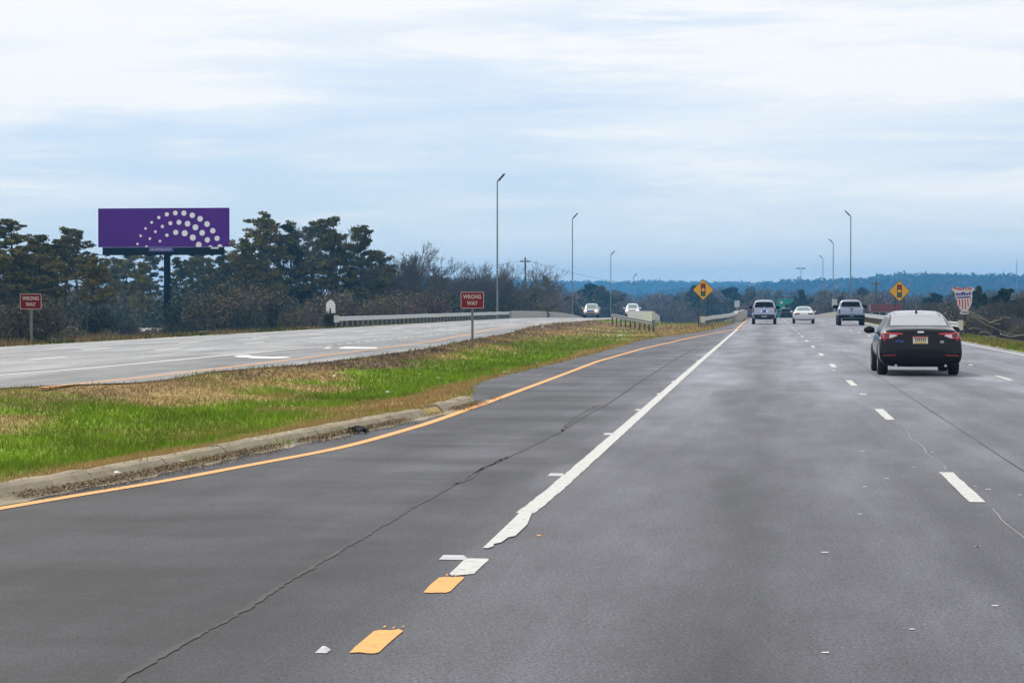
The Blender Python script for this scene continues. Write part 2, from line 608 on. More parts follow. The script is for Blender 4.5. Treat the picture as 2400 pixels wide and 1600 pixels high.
class MB:
    """collects simple shapes into one mesh"""
    def __init__(s): s.v = []; s.f = []

    def add(s, vs, fs):
        k = len(s.v)
        s.v += [tuple(v) for v in vs]
        s.f += [tuple(i + k for i in f) for f in fs]
        return s

    def box(s, x0, y0, z0, x1, y1, z1):
        v = [(x0, y0, z0), (x1, y0, z0), (x1, y1, z0), (x0, y1, z0), (x0, y0, z1), (x1, y0, z1), (x1, y1, z1), (x0, y1, z1)]
        return s.add(v, [(0, 3, 2, 1), (4, 5, 6, 7), (0, 1, 5, 4), (1, 2, 6, 5), (2, 3, 7, 6), (3, 0, 4, 7)])

    def tube(s, p, q, r0, r1=None, n=8, caps=True):
        r1 = r0 if r1 is None else r1
        p = Vector(p); q = Vector(q)
        d = (q - p)
        if d.length < 1e-6: return s
        d.normalize()
        a = d.orthogonal().normalized(); b = d.cross(a)
        vs = []
        for c, r in ((p, r0), (q, r1)):
            for i in range(n):
                t = 2 * math.pi * i / n
                vs.append(c + a * (math.cos(t) * r) + b * (math.sin(t) * r))
        fs = [(i, (i + 1) % n, n + (i + 1) % n, n + i) for i in range(n)]
        if caps: fs += [tuple(range(n - 1, -1, -1)), tuple(range(n, 2 * n))]
        return s.add(vs, fs)

    def prism(s, pts, y0, y1):
        """polygon in x,z (list) extruded along y; front face at y0"""
        n = len(pts)
        vs = [(x, y0, z) for x, z in pts] + [(x, y1, z) for x, z in pts]
        fs = [tuple(range(n)), tuple(range(2 * n - 1, n - 1, -1))]
        fs += [(i, i + n, (i + 1) % n + n, (i + 1) % n) for i in range(n)]
        return s.add(vs, fs)

    def build(s, name, m, parent=None, smooth=False, fix=True, **kw):
        me = bpy.data.meshes.new(name)
        me.from_pydata(s.v, [], s.f)
        if fix:
            bm = bmesh.new(); bm.from_mesh(me)
            bmesh.ops.recalc_face_normals(bm, faces=bm.faces)
            bm.to_mesh(me); bm.free()
        if smooth:
            me.polygons.foreach_set('use_smooth', np.ones(len(me.polygons), bool))
        me.update()
        return link(name, me, m, parent, **kw)


def rrect(w, h, r, n=4, cx=0, cz=0):
    pts = []
    for (sx, sz, a0) in ((1, 1, 0), (-1, 1, 90), (-1, -1, 180), (1, -1, 270)):
        for i in range(n + 1):
            a = R(a0 + 90 * i / n)
            pts.append((cx + sx * (w / 2 - r) + r * math.cos(a), cz + sz * (h / 2 - r) + r * math.sin(a)))
    return pts


def circle(cx, cz, r, n=20):
    return [(cx + r * math.cos(2 * math.pi * i / n), cz + r * math.sin(2 * math.pi * i / n)) for i in range(n)]


def text_mesh(s, size, bold=0.0, ext=0.004, width=None):
    cu = bpy.data.curves.new('lettering', 'FONT')
    cu.body = s
    cu.size = size
    cu.align_x = 'CENTER'
    cu.align_y = 'CENTER'
    cu.offset = bold
    cu.extrude = ext
    cu.resolution_u = 3
    cu.space_character = 1.08
    o = bpy.data.objects.new('tmp', cu)
    COL.objects.link(o)
    bpy.context.view_layer.update()
    me = bpy.data.meshes.new_from_object(o.evaluated_get(bpy.context.evaluated_depsgraph_get()))
    bpy.data.objects.remove(o)
    me.name = 'lettering'
    if width:
        xs = [v.co.x for v in me.vertices]
        k = width / (max(xs) - min(xs))
        for v in me.vertices: v.co.x *= k
    # stand it up facing -Y
    me.transform(Matrix.Rotation(R(90), 4, 'X'))
    return me


def lettering(s, size, m, parent, loc, bold=0.0, ext=0.004, width=None, name='lettering', arc=None):
    me = text_mesh(s, size, bold, ext, width)
    if arc:
        for v in me.vertices: v.co.z += -arc * v.co.x ** 2
    return link(name, me, m, parent, loc=loc)


# ------------------------------------------------------------------ ground sheet
def cover_colour(X, Y):
    """green / tan / brown of the ground by place"""
    x = X - bend(Y)
    a = xa(Y); b = xb(Y)
    t = (x - a) / (b - a)
    inmed = (t > 0) & (t < 1)
    green = np.array([0.25, 0.37, 0.022]); dgreen = np.array([0.08, 0.15, 0.014])
    tan = np.array([0.44, 0.31, 0.13]); brown = np.array([0.145, 0.10, 0.062])
    olive = np.array([0.25, 0.25, 0.05])
    n1 = vnoise(X, Y * .6, 2.6, 11); n2 = vnoise(X, Y * .7, 0.9, 12); n3 = vnoise(X, Y, .35, 13); n4 = vnoise(X, Y * .5, 6, 14)
    w = .42 * n1 + .42 * n2 + .16 * n4
    g = np.exp(-(np.abs(t - .50) / .34) ** 2.6)                      # green along the ditch
    far = sstep(Y, 75, 170)
    green_amt = np.clip((g * 1.10 + (w - .5) * 1.9 - .40 - .55 * far - .35 * (1 - sstep(t, .12, .26))) * 2.3, 0, 1)
    c = tan[None] * (1 - .35 * n3[:, None]) * np.ones((len(X), 1))
    ol = np.clip((vnoise(X, Y, 1.6, 19) - .35) * 2.2, 0, 1)[:, None]
    c = c * (1 - .6 * ol) + olive[None] * .6 * ol
    gg = (green[None] * (0.72 + .55 * n2[:, None]) * (1 - .45 * n3[:, None])) * .75 + dgreen[None] * .25
    c = c * (1 - green_amt[:, None]) + gg * green_amt[:, None]
    # brown rough strip below the opposite road, wider in places
    br = sstep(t + (n1 - .5) * .35, .74, .92) * (0.35 + .65 * sstep(Y, 40, 58))
    br = br * np.clip(1.5 - 1.2 * n2, 0, 1)
    c = c * (1 - br[:, None]) + (brown[None] * (.6 + .9 * n3[:, None])) * br[:, None]
    # far part: pinkish bare earth
    earth = np.array([0.24, 0.17, 0.115])
    fe = (far * np.clip(.35 + (w - .45) * 2.2, 0, .9))
    c = c * (1 - fe[:, None]) + earth[None] * fe[:, None]
    # green bank on the bridge approach
    gb = sstep(Y, 196, 203) * (1 - sstep(Y, 222, 232)) * (t > .05) * (t < .95)
    c = c * (1 - gb[:, None]) + (green[None] * .8) * gb[:, None]
    # outside the median: verges and woodland floor
    wood = np.array([0.085, 0.065, 0.042])
    dr = x - XR; dl = XL - x
    outw = np.where(dr > 0, dr, np.where(dl > 0, dl, 0))
    verge = 1 - sstep(outw, 1.5, 4.5)
    vc = np.where((n2 > .47)[:, None], green[None] * .75, tan[None] * .8)
    oc = wood[None] * (.6 + .8 * n1[:, None]) * (1 - verge[:, None]) + vc * verge[:, None]
    c = np.where(inmed[:, None], c, oc)
    return np.clip(c, 0.005, 1)


def build_ground():
    ys = [-60., -20., 0., 8.]
    y = 12.0
    while y < 3700:
        ys.append(y)
        y += max(0.22, 0.22 * (y / 20) ** 1.15) if y < 260 else (y * .012)
    ys = np.array(ys)
    rows = []
    tm = np.linspace(0, 1, 60)
    for yy in ys:
        a, b = float(xa(yy)), float(xb(yy))
        left = [-4500, -2500, -1300, -700, -400, -250, -170, -120, -95, -80, -70, -62, -55, -50, -46, -43, -40, -38, -36, -34.5, -33, -31.8, -30.8, -30, -29.4, XL - .25, XL - .001]
        lroad = [XL + .1, -22, b - .12]
        med = list((b + (a - b) * tm))
        rroad = [a + .12, 0, XR - .1]
        right = [XR + .001, XR + .3, XR + .8, XR + 1.4, XR + 2, XR + 3, XR + 4, XR + 5.2, XR + 6.5, XR + 8, XR + 10, XR + 13, XR + 17, XR + 22, XR + 30, 50, 65, 85, 120, 180, 280, 450, 800, 1600, 4500]
        rows.append(np.array(left + lroad + med + rroad + right) + float(bend(yy)) * 1.0)
    A = np.clip(np.array(rows), -3700, 3700)
    ny, nx = A.shape
    Yg = np.repeat(ys[:, None], nx, 1)
    X = A.ravel(); Y = Yg.ravel()
    Z = ground_z(X, Y)
    V = np.stack([X, Y, Z], 1)
    i = np.arange(ny - 1)[:, None] * nx + np.arange(nx - 1)[None]
    Fq = np.stack([i, i + 1, i + nx + 1, i + nx], -1).reshape(-1, 4)
    me = mesh_np('ground', V, Fq, 4, cover_colour(X, Y), smooth=True)
    return link('ground', me, M['ground'], kind='structure', label='grassy and wooded ground around and between the two carriageways')


build_ground()


def strip(name, left_fn, right_fn, y0, y1, dz, m, parent=None, step=None, kind=None, label=None, jit=0.0, zf=None, smooth=True, cross=2):
    ys = [y0]
    while ys[-1] < y1:
        ys.append(min(y1, ys[-1] + (step or max(0.5, ys[-1] * .02))))
    ys = np.array(ys)
    l = np.array([left_fn(y) for y in ys]) + bend(ys)
    r = np.array([right_fn(y) for y in ys]) + bend(ys)
    if jit:
        l = l + (RNG.random(len(ys)) - .5) * jit
        r = r + (RNG.random(len(ys)) - .5) * jit
    z = roadz(ys) + dz
    cols = [l + (r - l) * k / (cross - 1) for k in range(cross)]
    V = np.concatenate([np.stack([c, ys, z], 1) for c in cols])
    n = len(ys)
    fs = []
    for k in range(cross - 1):
        i = np.arange(n - 1) + k * n
        fs.append(np.stack([i, i + n, i + n + 1, i + 1], -1))
    me = mesh_np(name, V, np.concatenate(fs), 4, smooth=smooth)
    return link(name, me, m, parent, kind=kind, label=label)


# gutter / asphalt edge follows the kerb
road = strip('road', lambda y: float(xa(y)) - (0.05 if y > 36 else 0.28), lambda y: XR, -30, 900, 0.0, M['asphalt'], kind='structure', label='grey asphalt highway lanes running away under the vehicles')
road2 = strip('opposite_road', lambda y: XL, lambda y: float(xb(y)) + .04, 20, 900, 0.0, M['asphalt_far'], kind='structure', label='pale grey opposite carriageway beyond the grass median')


def poly_line(name, pts, w, dz, m, parent, taper=None, sub=0.5, jit=0.0):
    """painted line through ground points (x,y) with width w"""
    P = np.array(pts, float)
    seg = np.r_[0, np.cumsum(np.hypot(*np.diff(P, axis=0).T))]
    n = max(2, int(seg[-1] / sub) + 1)
    s = np.linspace(0, seg[-1], n)
    # smooth resample
    X = np.interp(s, seg, P[:, 0]); Y = np.interp(s, seg, P[:, 1])
    k = np.array([.25, .5, .25])
    for _ in range(4 if len(P) > 3 else 0):
        X[1:-1] = np.convolve(X, k, 'valid'); Y[1:-1] = np.convolve(Y, k, 'valid')
    dx = np.gradient(X); dy = np.gradient(Y)
    L = np.hypot(dx, dy) + 1e-9
    nx, ny = -dy / L, dx / L
    ww = w * (np.ones(n) if taper is None else taper(s / seg[-1])) / 2
    j1 = (RNG.random(n) - .5) * jit; j2 = (RNG.random(n) - .5) * jit
    V = np.concatenate([np.stack([X + nx * (ww + j1), Y + ny * (ww + j1), roadz(Y) + dz], 1), np.stack([X - nx * (ww + j2), Y - ny * (ww + j2), roadz(Y) + dz], 1)])
    i = np.arange(n - 1)
    me = mesh_np(name, V, np.stack([i + n, i + n + 1, i + 1, i], -1), 4)
    return link(name, me, m, parent)


ZP = 0.005
# --- markings of our road
x_w = 0.5 * (G(1136, 1286)[0] + G(1728, 771)[0])
wl = [G(1239, 1203), G(1310, 1148), G(1500, 975), G(1620, 866), G(1728, 771)]
wl = [(x_w + (p[0] - x_w) * .6, p[1]) for p in wl]
poly_line('edge_line', wl, .145, ZP, M['white_paint'], road, sub=.18, jit=.012)
yl = [(-300, 1243), (0, 1191.8), (191, 1159), (383, 1128.6), (574, 1092), (765, 1057), (849, 1037), (998, 994), (1146, 942), (1295, 887), (1400, 847), (1510, 816), (1631, 789), (1687.5, 778), (1728, 770.5)]
poly_line('yellow_line', [G(a, b) for a, b in yl], .13, ZP, M['yellow_paint'], road, sub=.4)
poly_line('yellow_line', [G(1728, 770.5), G(1738, 760), G(1749, 751), (-2.15, 225), (-2.15, 300)], .14, ZP + .004, M['yellow_paint'], road, sub=1.)
poly_line('edge_line', [(8.02, 6), (8.02, 66), (7.98, 85), (8.0, 200), (8.0, 320)], .13, ZP, M['white_paint'], road, sub=2.)


def dash(xc, yc, L, w, m, parent, name='lane_dash', dz=ZP):
    a = np.array([[xc - w / 2, yc - L / 2], [xc + w / 2, yc - L / 2], [xc + w / 2, yc + L / 2], [xc - w / 2, yc + L / 2]])
    nn = 8
    vs = []; fs = []
    for s_ in (0, 1):
        for i in range(nn + 1):
            y = yc - L / 2 + L * i / nn
            x = xc - w / 2 + w * s_ + random.uniform(-.006, .006)
            vs.append((x + float(bend(y)), y, float(roadz(y)) + dz))
    fs = [(i, i + nn + 1, i + nn + 2, i + 1) for i in range(nn)]
    me = bpy.data.meshes.new(name)
    me.from_pydata(vs, [], fs)
    return link(name, me, m, parent)


X1 = 0.5 * (G(2245, 1133)[0] + G(2064, 963)[0]) ; X2 = 5.12
for k in range(-1, 22):
    dash(X1, 18.9 + 12.19 * k, 3.05, .13, M['white_paint'], road)
    dash(X2, 46.6 + 12.19 * (k - 3), 3.05, .11, M['white_paint'], road)
# yellow blocks and white block ahead of the solid line


def quad_mark(name, pxs, m, parent, dz=ZP):
    P = [G(a, b) for a, b in pxs]
    me = bpy.data.meshes.new(name)
    me.from_pydata([(x, y, dz) for x, y in P], [], [tuple(range(len(P)))])
    bm = bmesh.new(); bm.from_mesh(me)
    bmesh.ops.recalc_face_normals(bm, faces=bm.faces)
    for f in bm.faces:
        if f.normal.z < 0: f.normal_flip()
    bm.to_mesh(me); bm.free()
    return link(name, me, m, parent)


def R1(x, y):  # readings of the enlarged view of the near marks
    return (700 + x / 3.92, 1200 + y / 3.92)


quad_mark('yellow_block', [R1(467, 1297), R1(520, 1240), R1(600, 1175), R1(690, 1098), R1(740, 1087), R1(850, 1090), R1(925, 1080), R1(960, 1098), R1(900, 1145), R1(830, 1205), R1(740, 1290), R1(700, 1302), R1(640, 1303), R1(560, 1292)], M['yellow_paint'], road)
quad_mark('yellow_block', [R1(1147, 742), R1(1200, 680), R1(1290, 605), R1(1350, 598), R1(1420, 603), R1(1505, 597), R1(1520, 608), R1(1460, 665), R1(1395, 730), R1(1350, 744), R1(1300, 742), R1(1230, 746)], M['yellow_paint'], road)
quad_mark('white_block', [R1(1385, 570), R1(1440, 520), R1(1520, 440), R1(1560, 428), R1(1700, 430), R1(1742, 432), R1(1745, 445), R1(1690, 492), R1(1610, 570), R1(1530, 577), R1(1450, 585), R1(1430, 578), R1(1410, 588)], M['white_paint'], road)
quad_mark('line_end_patch', [R1(1692, 335), R1(1740, 290), R1(1860, 175), R1(1960, 80), R1(2040, 0), R1(2150, 0), R1(2100, 120), R1(2085, 135), R1(1990, 225), R1(1925, 238), R1(1860, 285), R1(1795, 298), R1(1790, 320), R1(1740, 338)], M['white_paint'], road, ZP + .003)
for a in ([(770, 1062), (790, 1048), (808, 1050), (795, 1064)], [(860, 1075), (880, 1052), (888, 1052), (872, 1076)], [(948, 1064), (962, 1046), (972, 1048), (956, 1066)], [(1350, 585), (1362, 572), (1374, 576), (1360, 588)], [(1425, 592), (1440, 580), (1460, 584), (1444, 594)], [(2180, 222), (2200, 212), (2230, 215), (2220, 224)]):
    quad_mark('paint_fleck', [R1(*p) for p in a], M['yellow_paint'], road)

# raised markers: little ceramic blocks
mk = []
for i, (px, py, w) in enumerate([(1304, 1115, .16), (1427, 1019, .14), (1498, 962, .13), (1546, 924, .12), (1580, 895, .12), (1610, 873, .12), (2023, 925, .14), (1062, 1310, .17), (757, 1527, .055), (1636, 846, .11), (2275, 856, .12), (1955, 869, .09)]):
    x, y = G(px, py)
    mb = MB()
    mb.add([(-w / 2, -.05, 0), (w / 2, -.05, 0), (w / 2, .05, 0), (-w / 2, .05, 0), (-w / 2 + .02, -.025, .02), (w / 2 - .02, -.025, .02), (w / 2 - .02, .025, .02), (-w / 2 + .02, .025, .02)], [(4, 5, 6, 7), (0, 1, 5, 4), (1, 2, 6, 5), (2, 3, 7, 6), (3, 0, 4, 7)])
    o = mb.build('raised_marker', M['marker'], road)
    o.location = (x, y, .004)
for i, (px, py) in enumerate([(2020, 1058), (2078, 1122), (2027, 1141), (2285, 1140), (2316, 1147), (2390, 1160), (2291, 1281), (2015, 1205), (1933, 1295), (2141, 1095), (1678, 989), (2291, 1281), (2137, 1475), (2044, 938), (2185, 1060), (1934, 1530), (2332, 1420)]):
    x, y = G(px, py)
    w = .010 + .014 * random.random()
    me = bpy.data.meshes.new('paint_fleck')
    me.from_pydata([(x - w * 1.5, y - w, ZP), (x + w, y - w * 1.2, ZP), (x + w * 1.3, y + w, ZP), (x - w * .6, y + w, ZP)], [], [(0, 1, 2, 3)])
    link('paint_fleck', me, M['marker'], road)


def jag(ptsl, amp, sub):
    P = [G(a / .98, b / .98) for a, b in ptsl]
    out = []
    for (x0, y0), (x1, y1) in zip(P[:-1], P[1:]):
        L = math.hypot(x1 - x0, y1 - y0)
        n = max(1, int(L / sub))
        for i in range(n):
            t = i / n
            out.append((x0 + (x1 - x0) * t + random.uniform(-amp, amp), y0 + (y1 - y0) * t + random.uniform(-amp, amp)))
    out.append(P[-1])
    return out


def crack(pts, w, m, dz=.004, name='crack'):
    P = np.array(pts)
    n = len(P)
    d = np.gradient(P, axis=0); L = np.hypot(d[:, 0], d[:, 1])[:, None] + 1e-9
    nrm = np.stack([-d[:, 1], d[:, 0]], 1) / L
    ww = (w * (.3 + 1.1 * vnoise(np.arange(n) * 1.0, np.zeros(n), 3.0, 9)) / 2)[:, None]
    V = np.concatenate([np.c_[P + nrm * ww, np.full(n, dz)], np.c_[P - nrm * ww, np.full(n, dz)]])
    V[:, 2] += roadz(V[:, 1])
    i = np.arange(n - 1)
    me = mesh_np(name, V, np.stack([i + n, i + n + 1, i + 1, i], -1), 4)
    return link(name, me, m, road)


crack(jag([(230, 1600), (275, 1562), (400, 1490), (530, 1420), (630, 1355), (740, 1290), (850, 1225), (950, 1165), (1045, 1112), (1090, 1085), (1200, 1035), (1290, 990), (1330, 962), (1400, 925), (1480, 870), (1560, 820), (1605, 795)], .012, .07), .036, M['seam'])
crack(jag([(1045, 1112), (1075, 1103), (1105, 1075), (1165, 1050)], .02, .15), .03, M['seam'])
crack(jag([(1290, 990), (1310, 965), (1370, 930), (1400, 935)], .02, .15), .03, M['seam'])
sx = G(2209, 980)[0]
crack([(sx + random.uniform(-.006, .006), 14 + .5 * i) for i in range(120)], .013, M['seam'], name='seam')
crack([(X1 + .03 + .02 * math.sin(i * .7) + random.uniform(-.006, .006), 20.8 + .3 * i) for i in range(28)], .012, M['seam_pale'], name='seam')
crack([(X1 + .05 + .012 * math.sin(i * .9) + random.uniform(-.006, .006), 10 + .3 * i) for i in range(24)], .012, M['seam_pale'], name='seam')
crack([(X2 + .05 + random.uniform(-.01, .01), 25 + .7 * i) for i in range(60)], .025, M['seam_pale'], name='seam')

# --- markings of the opposite road
yl2 = [(96, 908), (268, 891), (459, 870), (689, 841.6), (900, 815), (1012, 800), (1115, 779.5), (1155, 770.5), (1227, 763), (1321, 755.5)]
yl2p = [G(a, b) for a, b in yl2] + [(-17.5, 240), (-17.5, 330)]
poly_line('yellow_line', yl2p, .14, ZP, M['yellow_paint'], road2, sub=1.)
wl2 = [(-300, 898), (0, 879), (111, 871), (283, 856), (429, 842), (555, 830), (651, 820.5), (746, 813)]
poly_line('edge_line', [G(a, b) for a, b in wl2], .16, ZP, M['white_paint_far'], road2, sub=1.)
for a, b in [(750, 812.5), (772, 809.5), (798, 806.5), (818, 804), (839, 801.5), (861, 799.3), (879, 797.5), (898, 795.6), (917, 794), (936, 792.3), (951, 790.8), (968, 789.2), (983, 787.7), (997, 786.3), (1010, 785), (1026, 783.5), (1039, 782.2), (1056, 780.6)]:
    x, y = G(a, b)
    dash(x, y, 1.1, .14, M['white_paint_far'], road2, name='dotted_mark')
for k in range(-3, 16):
    dash(-21.25, 72.6 + 12.6 * k, 3.3, .19, M['white_paint_far'], road2)
    dash(-24.15, 73.4 + 12.4 * k, 3.3, .19, M['white_paint_far'], road2)
for y0 in (60, 84, 108, 140, 180):
    strip('edge_line', lambda y: -28.1, lambda y: -27.97, y0, y0 + 17, ZP, M['white_paint_far'], road2, step=3)
quad_mark('turn_arrow', [(547, 835), (562, 832.5), (583, 832), (590, 834.6), (640, 836), (668, 835.8), (684, 838), (645, 840), (590, 839.3), (575, 837.3), (560, 837)], M['white_paint_far'], road2)
quad_mark('turn_arrow', [(793, 815), (810, 812.6), (850, 813.5), (886, 813.6), (882, 816), (830, 817), (800, 817)], M['white_paint_far'], road2)
quad_mark('turn_arrow', [(757, 816), (765, 813.8), (779, 813.8), (772, 816.2)], M['white_paint_far'], road2)

# ------------------------------------------------------------------ kerb of separate stones
KY, KX = KT
gut_pts = [(0, 1169), (191, 1144), (383, 1109.5), (574, 1066), (727, 1036), (842, 1016), (940, 990), (1050, 962), (1110, 945)]
kerb = strip('gutter', lambda y: float(np.interp(y, KY, KX)) + .10, lambda y: float(np.interp(y, KY, KX)) + .27 + .04 * math.sin(y * 3.1) + .03 * math.sin(y * 7.7), 12, 35, .003, M['concrete'], kind='structure', label='concrete gutter strip with leaf debris below the kerb', step=.25)
y = 12.0
while y < KY[-1]:
    L = 1.45 + .3 * random.random()
    if 29.2 < y < 30.6:      # broken gap in the kerb
        y += 1.1
        continue
    a0 = (float(np.interp(y, KY, KX)), y); y1 = min(y + L - .02, KY[-1] + .3)
    a1 = (float(np.interp(y1, KY, KX)), y1)
    d = Vector((a1[0] - a0[0], a1[1] - a0[1], 0)).normalized()
    n_ = Vector((d.y, -d.x, 0))
    prof = [(-.16, -.1), (-.16, .11), (-.02, .12), (.03, .10), (.10, .02), (.16, .0), (.16, -.1)]
    vs = []; tilt = random.uniform(-.008, .008)
    ns = 4
    for s_ in range(ns + 1):
        p = Vector((a0[0], a0[1], 0)).lerp(Vector((a1[0], a1[1], 0)), s_ / ns)
        for (u, h) in prof:
            jh = random.uniform(-.008, .008) if h > 0 else 0
            q = p + n_ * (u + random.uniform(-.006, .006))
            vs.append((q.x, q.y, h + tilt + jh))
    k = len(prof)
    fs = [(s_ * k + i, s_ * k + i + 1, (s_ + 1) * k + i + 1, (s_ + 1) * k + i) for s_ in range(ns) for i in range(k - 1)]
    fs += [tuple(range(k)), tuple(range((ns + 1) * k - 1, ns * k - 1, -1))]
    MB().add(vs, fs).build('kerb_stone', M['concrete'], kerb)
    y += L
# ------------------------------------------------------------------ grass
def blades(name, X, Y, hgt, wid, col, m, kind='stuff', label=None, cat=None, lean=.5):
    n = len(X)
    Z = ground_z(X, Y)
    a = RNG.random(n) * 2 * np.pi
    dx = np.cos(a) * wid / 2; dy = np.sin(a) * wid / 2
    lx = RNG.normal(0, lean, n) * hgt; ly = RNG.normal(0, lean, n) * hgt
    V = np.empty((n, 3, 3))
    V[:, 0] = np.stack([X - dx, Y - dy, Z - .01], 1)
    V[:, 1] = np.stack([X + dx, Y + dy, Z - .01], 1)
    V[:, 2] = np.stack([X + lx, Y + ly, Z + hgt], 1)
    C = np.repeat(col[:, None], 3, 1).reshape(-1, 3)
    me = mesh_np(name, V.reshape(-1, 3), np.arange(3 * n), 3, C)
    return link(name, me, m, kind=kind, label=label, cat=cat)


def median_grass():
    Xs, Ys, Hs, Ws = [], [], [], []
    for (y0, y1, dens, h, w) in ((14, 30, 460, .055, .014), (30, 45, 260, .06, .022), (45, 70, 110, .07, .034), (70, 110, 42, .08, .055), (110, 205, 12, .09, .09)):
        area = (y1 - y0) * 11
        n = int(area * dens)
        Y = y0 + RNG.random(n) * (y1 - y0)
        a, b = xa(Y), xb(Y)
        keep = RNG.random(n) < np.clip((a - b) / 11, 0, 1)
        Y = Y[keep]; a = a[keep]; b = b[keep]
        t = RNG.random(len(Y)) * 1.01 - .004
        X = a + (b - a) * t
        # not right of the visible frame on the near side is never seen: keep all
        # ragged tufts leaning over the back of the kerb
        if y0 < 40:
            e = RNG.random(len(X)) < .05
            X = np.where(e & (Y < KY[-1]), a + RNG.random(len(X)) * .13, X)
        pz = vnoise(X, Y, .5, 21)
        Xs.append(X); Ys.append(Y)
        Hs.append(h * (.5 + 1.0 * RNG.random(len(X))) * (.55 + .9 * pz)); Ws.append(w * (.6 + .8 * RNG.random(len(X))))
    X = np.concatenate(Xs); Y = np.concatenate(Ys); H = np.concatenate(Hs); Wd = np.concatenate(Ws)
    C = cover_colour(X, Y) * (.85 + .45 * RNG.random((len(X), 1)))
    straw = RNG.random(len(X)) < .07
    C[straw] = np.array([.42, .31, .16]) * (.7 + .4 * RNG.random((straw.sum(), 1)))
    H = H * (1 + .5 * (C[:, 1] > C[:, 0] * 1.2))
    blades('grass', X, Y, H, Wd, C, M['grass'], label='patchy green and straw coloured grass covering the sunken median', cat='grass')


median_grass()


def verge_weeds():
    # tall straw along the far side of the opposite road
    n = 16000
    Y = 62 + RNG.random(n) ** 1.1 * 140
    X = XL - .3 - RNG.random(n) ** 1.5 * 7.0
    hh = .08 + .36 * vnoise(X, Y, 2.2, 31) ** 1.6
    H = hh * (.5 + .9 * RNG.random(n)) * (1 - .5 * sstep(Y, 120, 150))
    base = np.array([.22, .16, .085]); g = np.array([.075, .085, .03])
    k = (vnoise(X, Y, 3.0, 33) > .48)[:, None]
    C = np.where(k, g, base) * (.5 + .9 * RNG.random((n, 1)))
    blades('dry_grass', X, Y, H, .03 + .04 * RNG.random(n), C, M['grass'], label='tall straw coloured weeds lining the far edge of the opposite road', cat='grass', lean=.25)
    # right verge
    n = 26000
    Y = 40 + RNG.random(n) * 120
    X = XR + .1 + RNG.random(n) * 4.0
    H = .06 + .16 * RNG.random(n) * vnoise(X, Y, 1.2, 35)
    k = (vnoise(X, Y, 1.7, 36) > .45)[:, None]
    C = np.where(k, np.array([.13, .19, .025]), np.array([.30, .19, .09])) * (.6 + .7 * RNG.random((n, 1)))
    blades('verge_grass', X, Y, H, .025 + .03 * RNG.random(n), C, M['grass'], label='green and tan grass verge right of the white edge line', cat='grass', lean=.4)
    # leaf litter and dead grass in the gutter and against the kerb
    n = 22000
    Y = 13 + RNG.random(n) * 23
    kx = np.interp(Y, KY, KX)
    d = np.abs(RNG.normal(0, .12, n))
    X = kx + .12 + d
    keep = vnoise(X * .3, Y, .9, 41) > .38 + .5 * RNG.random(n) * .6
    X, Y = X[keep], Y[keep]; n = len(X)
    Z = np.full(n, .006) + RNG.random(n) * .05 * (X - np.interp(Y, KY, KX) < .35)
    a = RNG.random(n) * 6.28; s_ = .006 + .018 * RNG.random(n) ** 2
    V = np.empty((n, 3, 3))
    V[:, 0] = np.stack([X, Y, Z], 1)
    V[:, 1] = np.stack([X + np.cos(a) * s_, Y + np.sin(a) * s_, Z + .01], 1)
    V[:, 2] = np.stack([X + np.cos(a + 1) * s_ * 1.4, Y + np.sin(a + 1) * s_ * 1.4, Z + .02 * RNG.random(n)], 1)
    C = np.array([.27, .20, .12]) * (.25 + 1.2 * RNG.random((n, 1)) ** 1.5)
    me = mesh_np('leaf_litter', V.reshape(-1, 3), np.arange(3 * n), 3, np.repeat(C[:, None], 3, 1).reshape(-1, 3))
    link('leaf_litter', me, M['grass'], kind='stuff', label='dead leaves and grit gathered in the gutter', cat='leaf litter')


verge_weeds()

# ------------------------------------------------------------------ litter and scrap
for i, (px, py, s_) in enumerate([(981, 875, .09), (1026, 880, .10), (910, 910, .12), (783, 887, .08), (1186, 875, .13), (1259, 847, .08), (272, 1117, .07), (427, 1087, .05), (330, 1098, .05), (1260, 770, .22), (1271, 773, .14), (1452, 783, .3), (1568, 761, .2), (944, 905, .06), (1204, 786, .12)]):
    x, y = G(px, py, -.25 if py < 1000 else .02)
    bm = bmesh.new()
    bmesh.ops.create_icosphere(bm, subdivisions=1, radius=1)
    rr = random.Random(i)
    for v in bm.verts:
        v.co = Vector((v.co.x * s_ * .8 * rr.uniform(.6, 1.2), v.co.y * s_ * rr.uniform(.4, 1.), v.co.z * s_ * .35 * rr.uniform(.5, 1.4)))
    me = bpy.data.meshes.new('litter')
    bm.to_mesh(me); bm.free()
    if i < 8 or i in (13,):
        lb, gp = 'crumpled scrap of pale litter lying in the median grass or gutter', 'scraps of litter in the median'
    else:
        lb, gp = 'flat pale scrap of litter on the bare earth of the median', 'flat scraps on the bare median'
    link('litter', me, M['litter'], label=lb, cat='litter', group=gp, loc=(x, y, gz(x, y) + .03 if py < 1000 else .05))
x, y = G(838, 1010, .03)
bm = bmesh.new()
bmesh.ops.create_grid(bm, x_segments=10, y_segments=5, size=1)
rr = random.Random(3)
for v in bm.verts:
    v.co = Vector((v.co.x * .12, v.co.y * .08, .02 + .03 * math.sin(v.co.x * 5 + v.co.y * 3) + rr.uniform(-.015, .02) + .02 * (1 - v.co.x ** 2)))
me = bpy.data.meshes.new('tyre_scrap')
bm.to_mesh(me); bm.free()
o = link('tyre_scrap', me, M['tyre'], label='torn black scrap of tyre lying against the kerb', cat='tyre scrap', loc=(x, y, .02))
sm = o.modifiers.new('s', 'SOLIDIFY'); sm.thickness = .015


# ------------------------------------------------------------------ signs
def post(parent, x, y, z0, z1, m, w=.05, name='post'):
    return MB().box(x - w / 2, y, z0, x + w / 2, y + w, z1).build(name, m, parent)


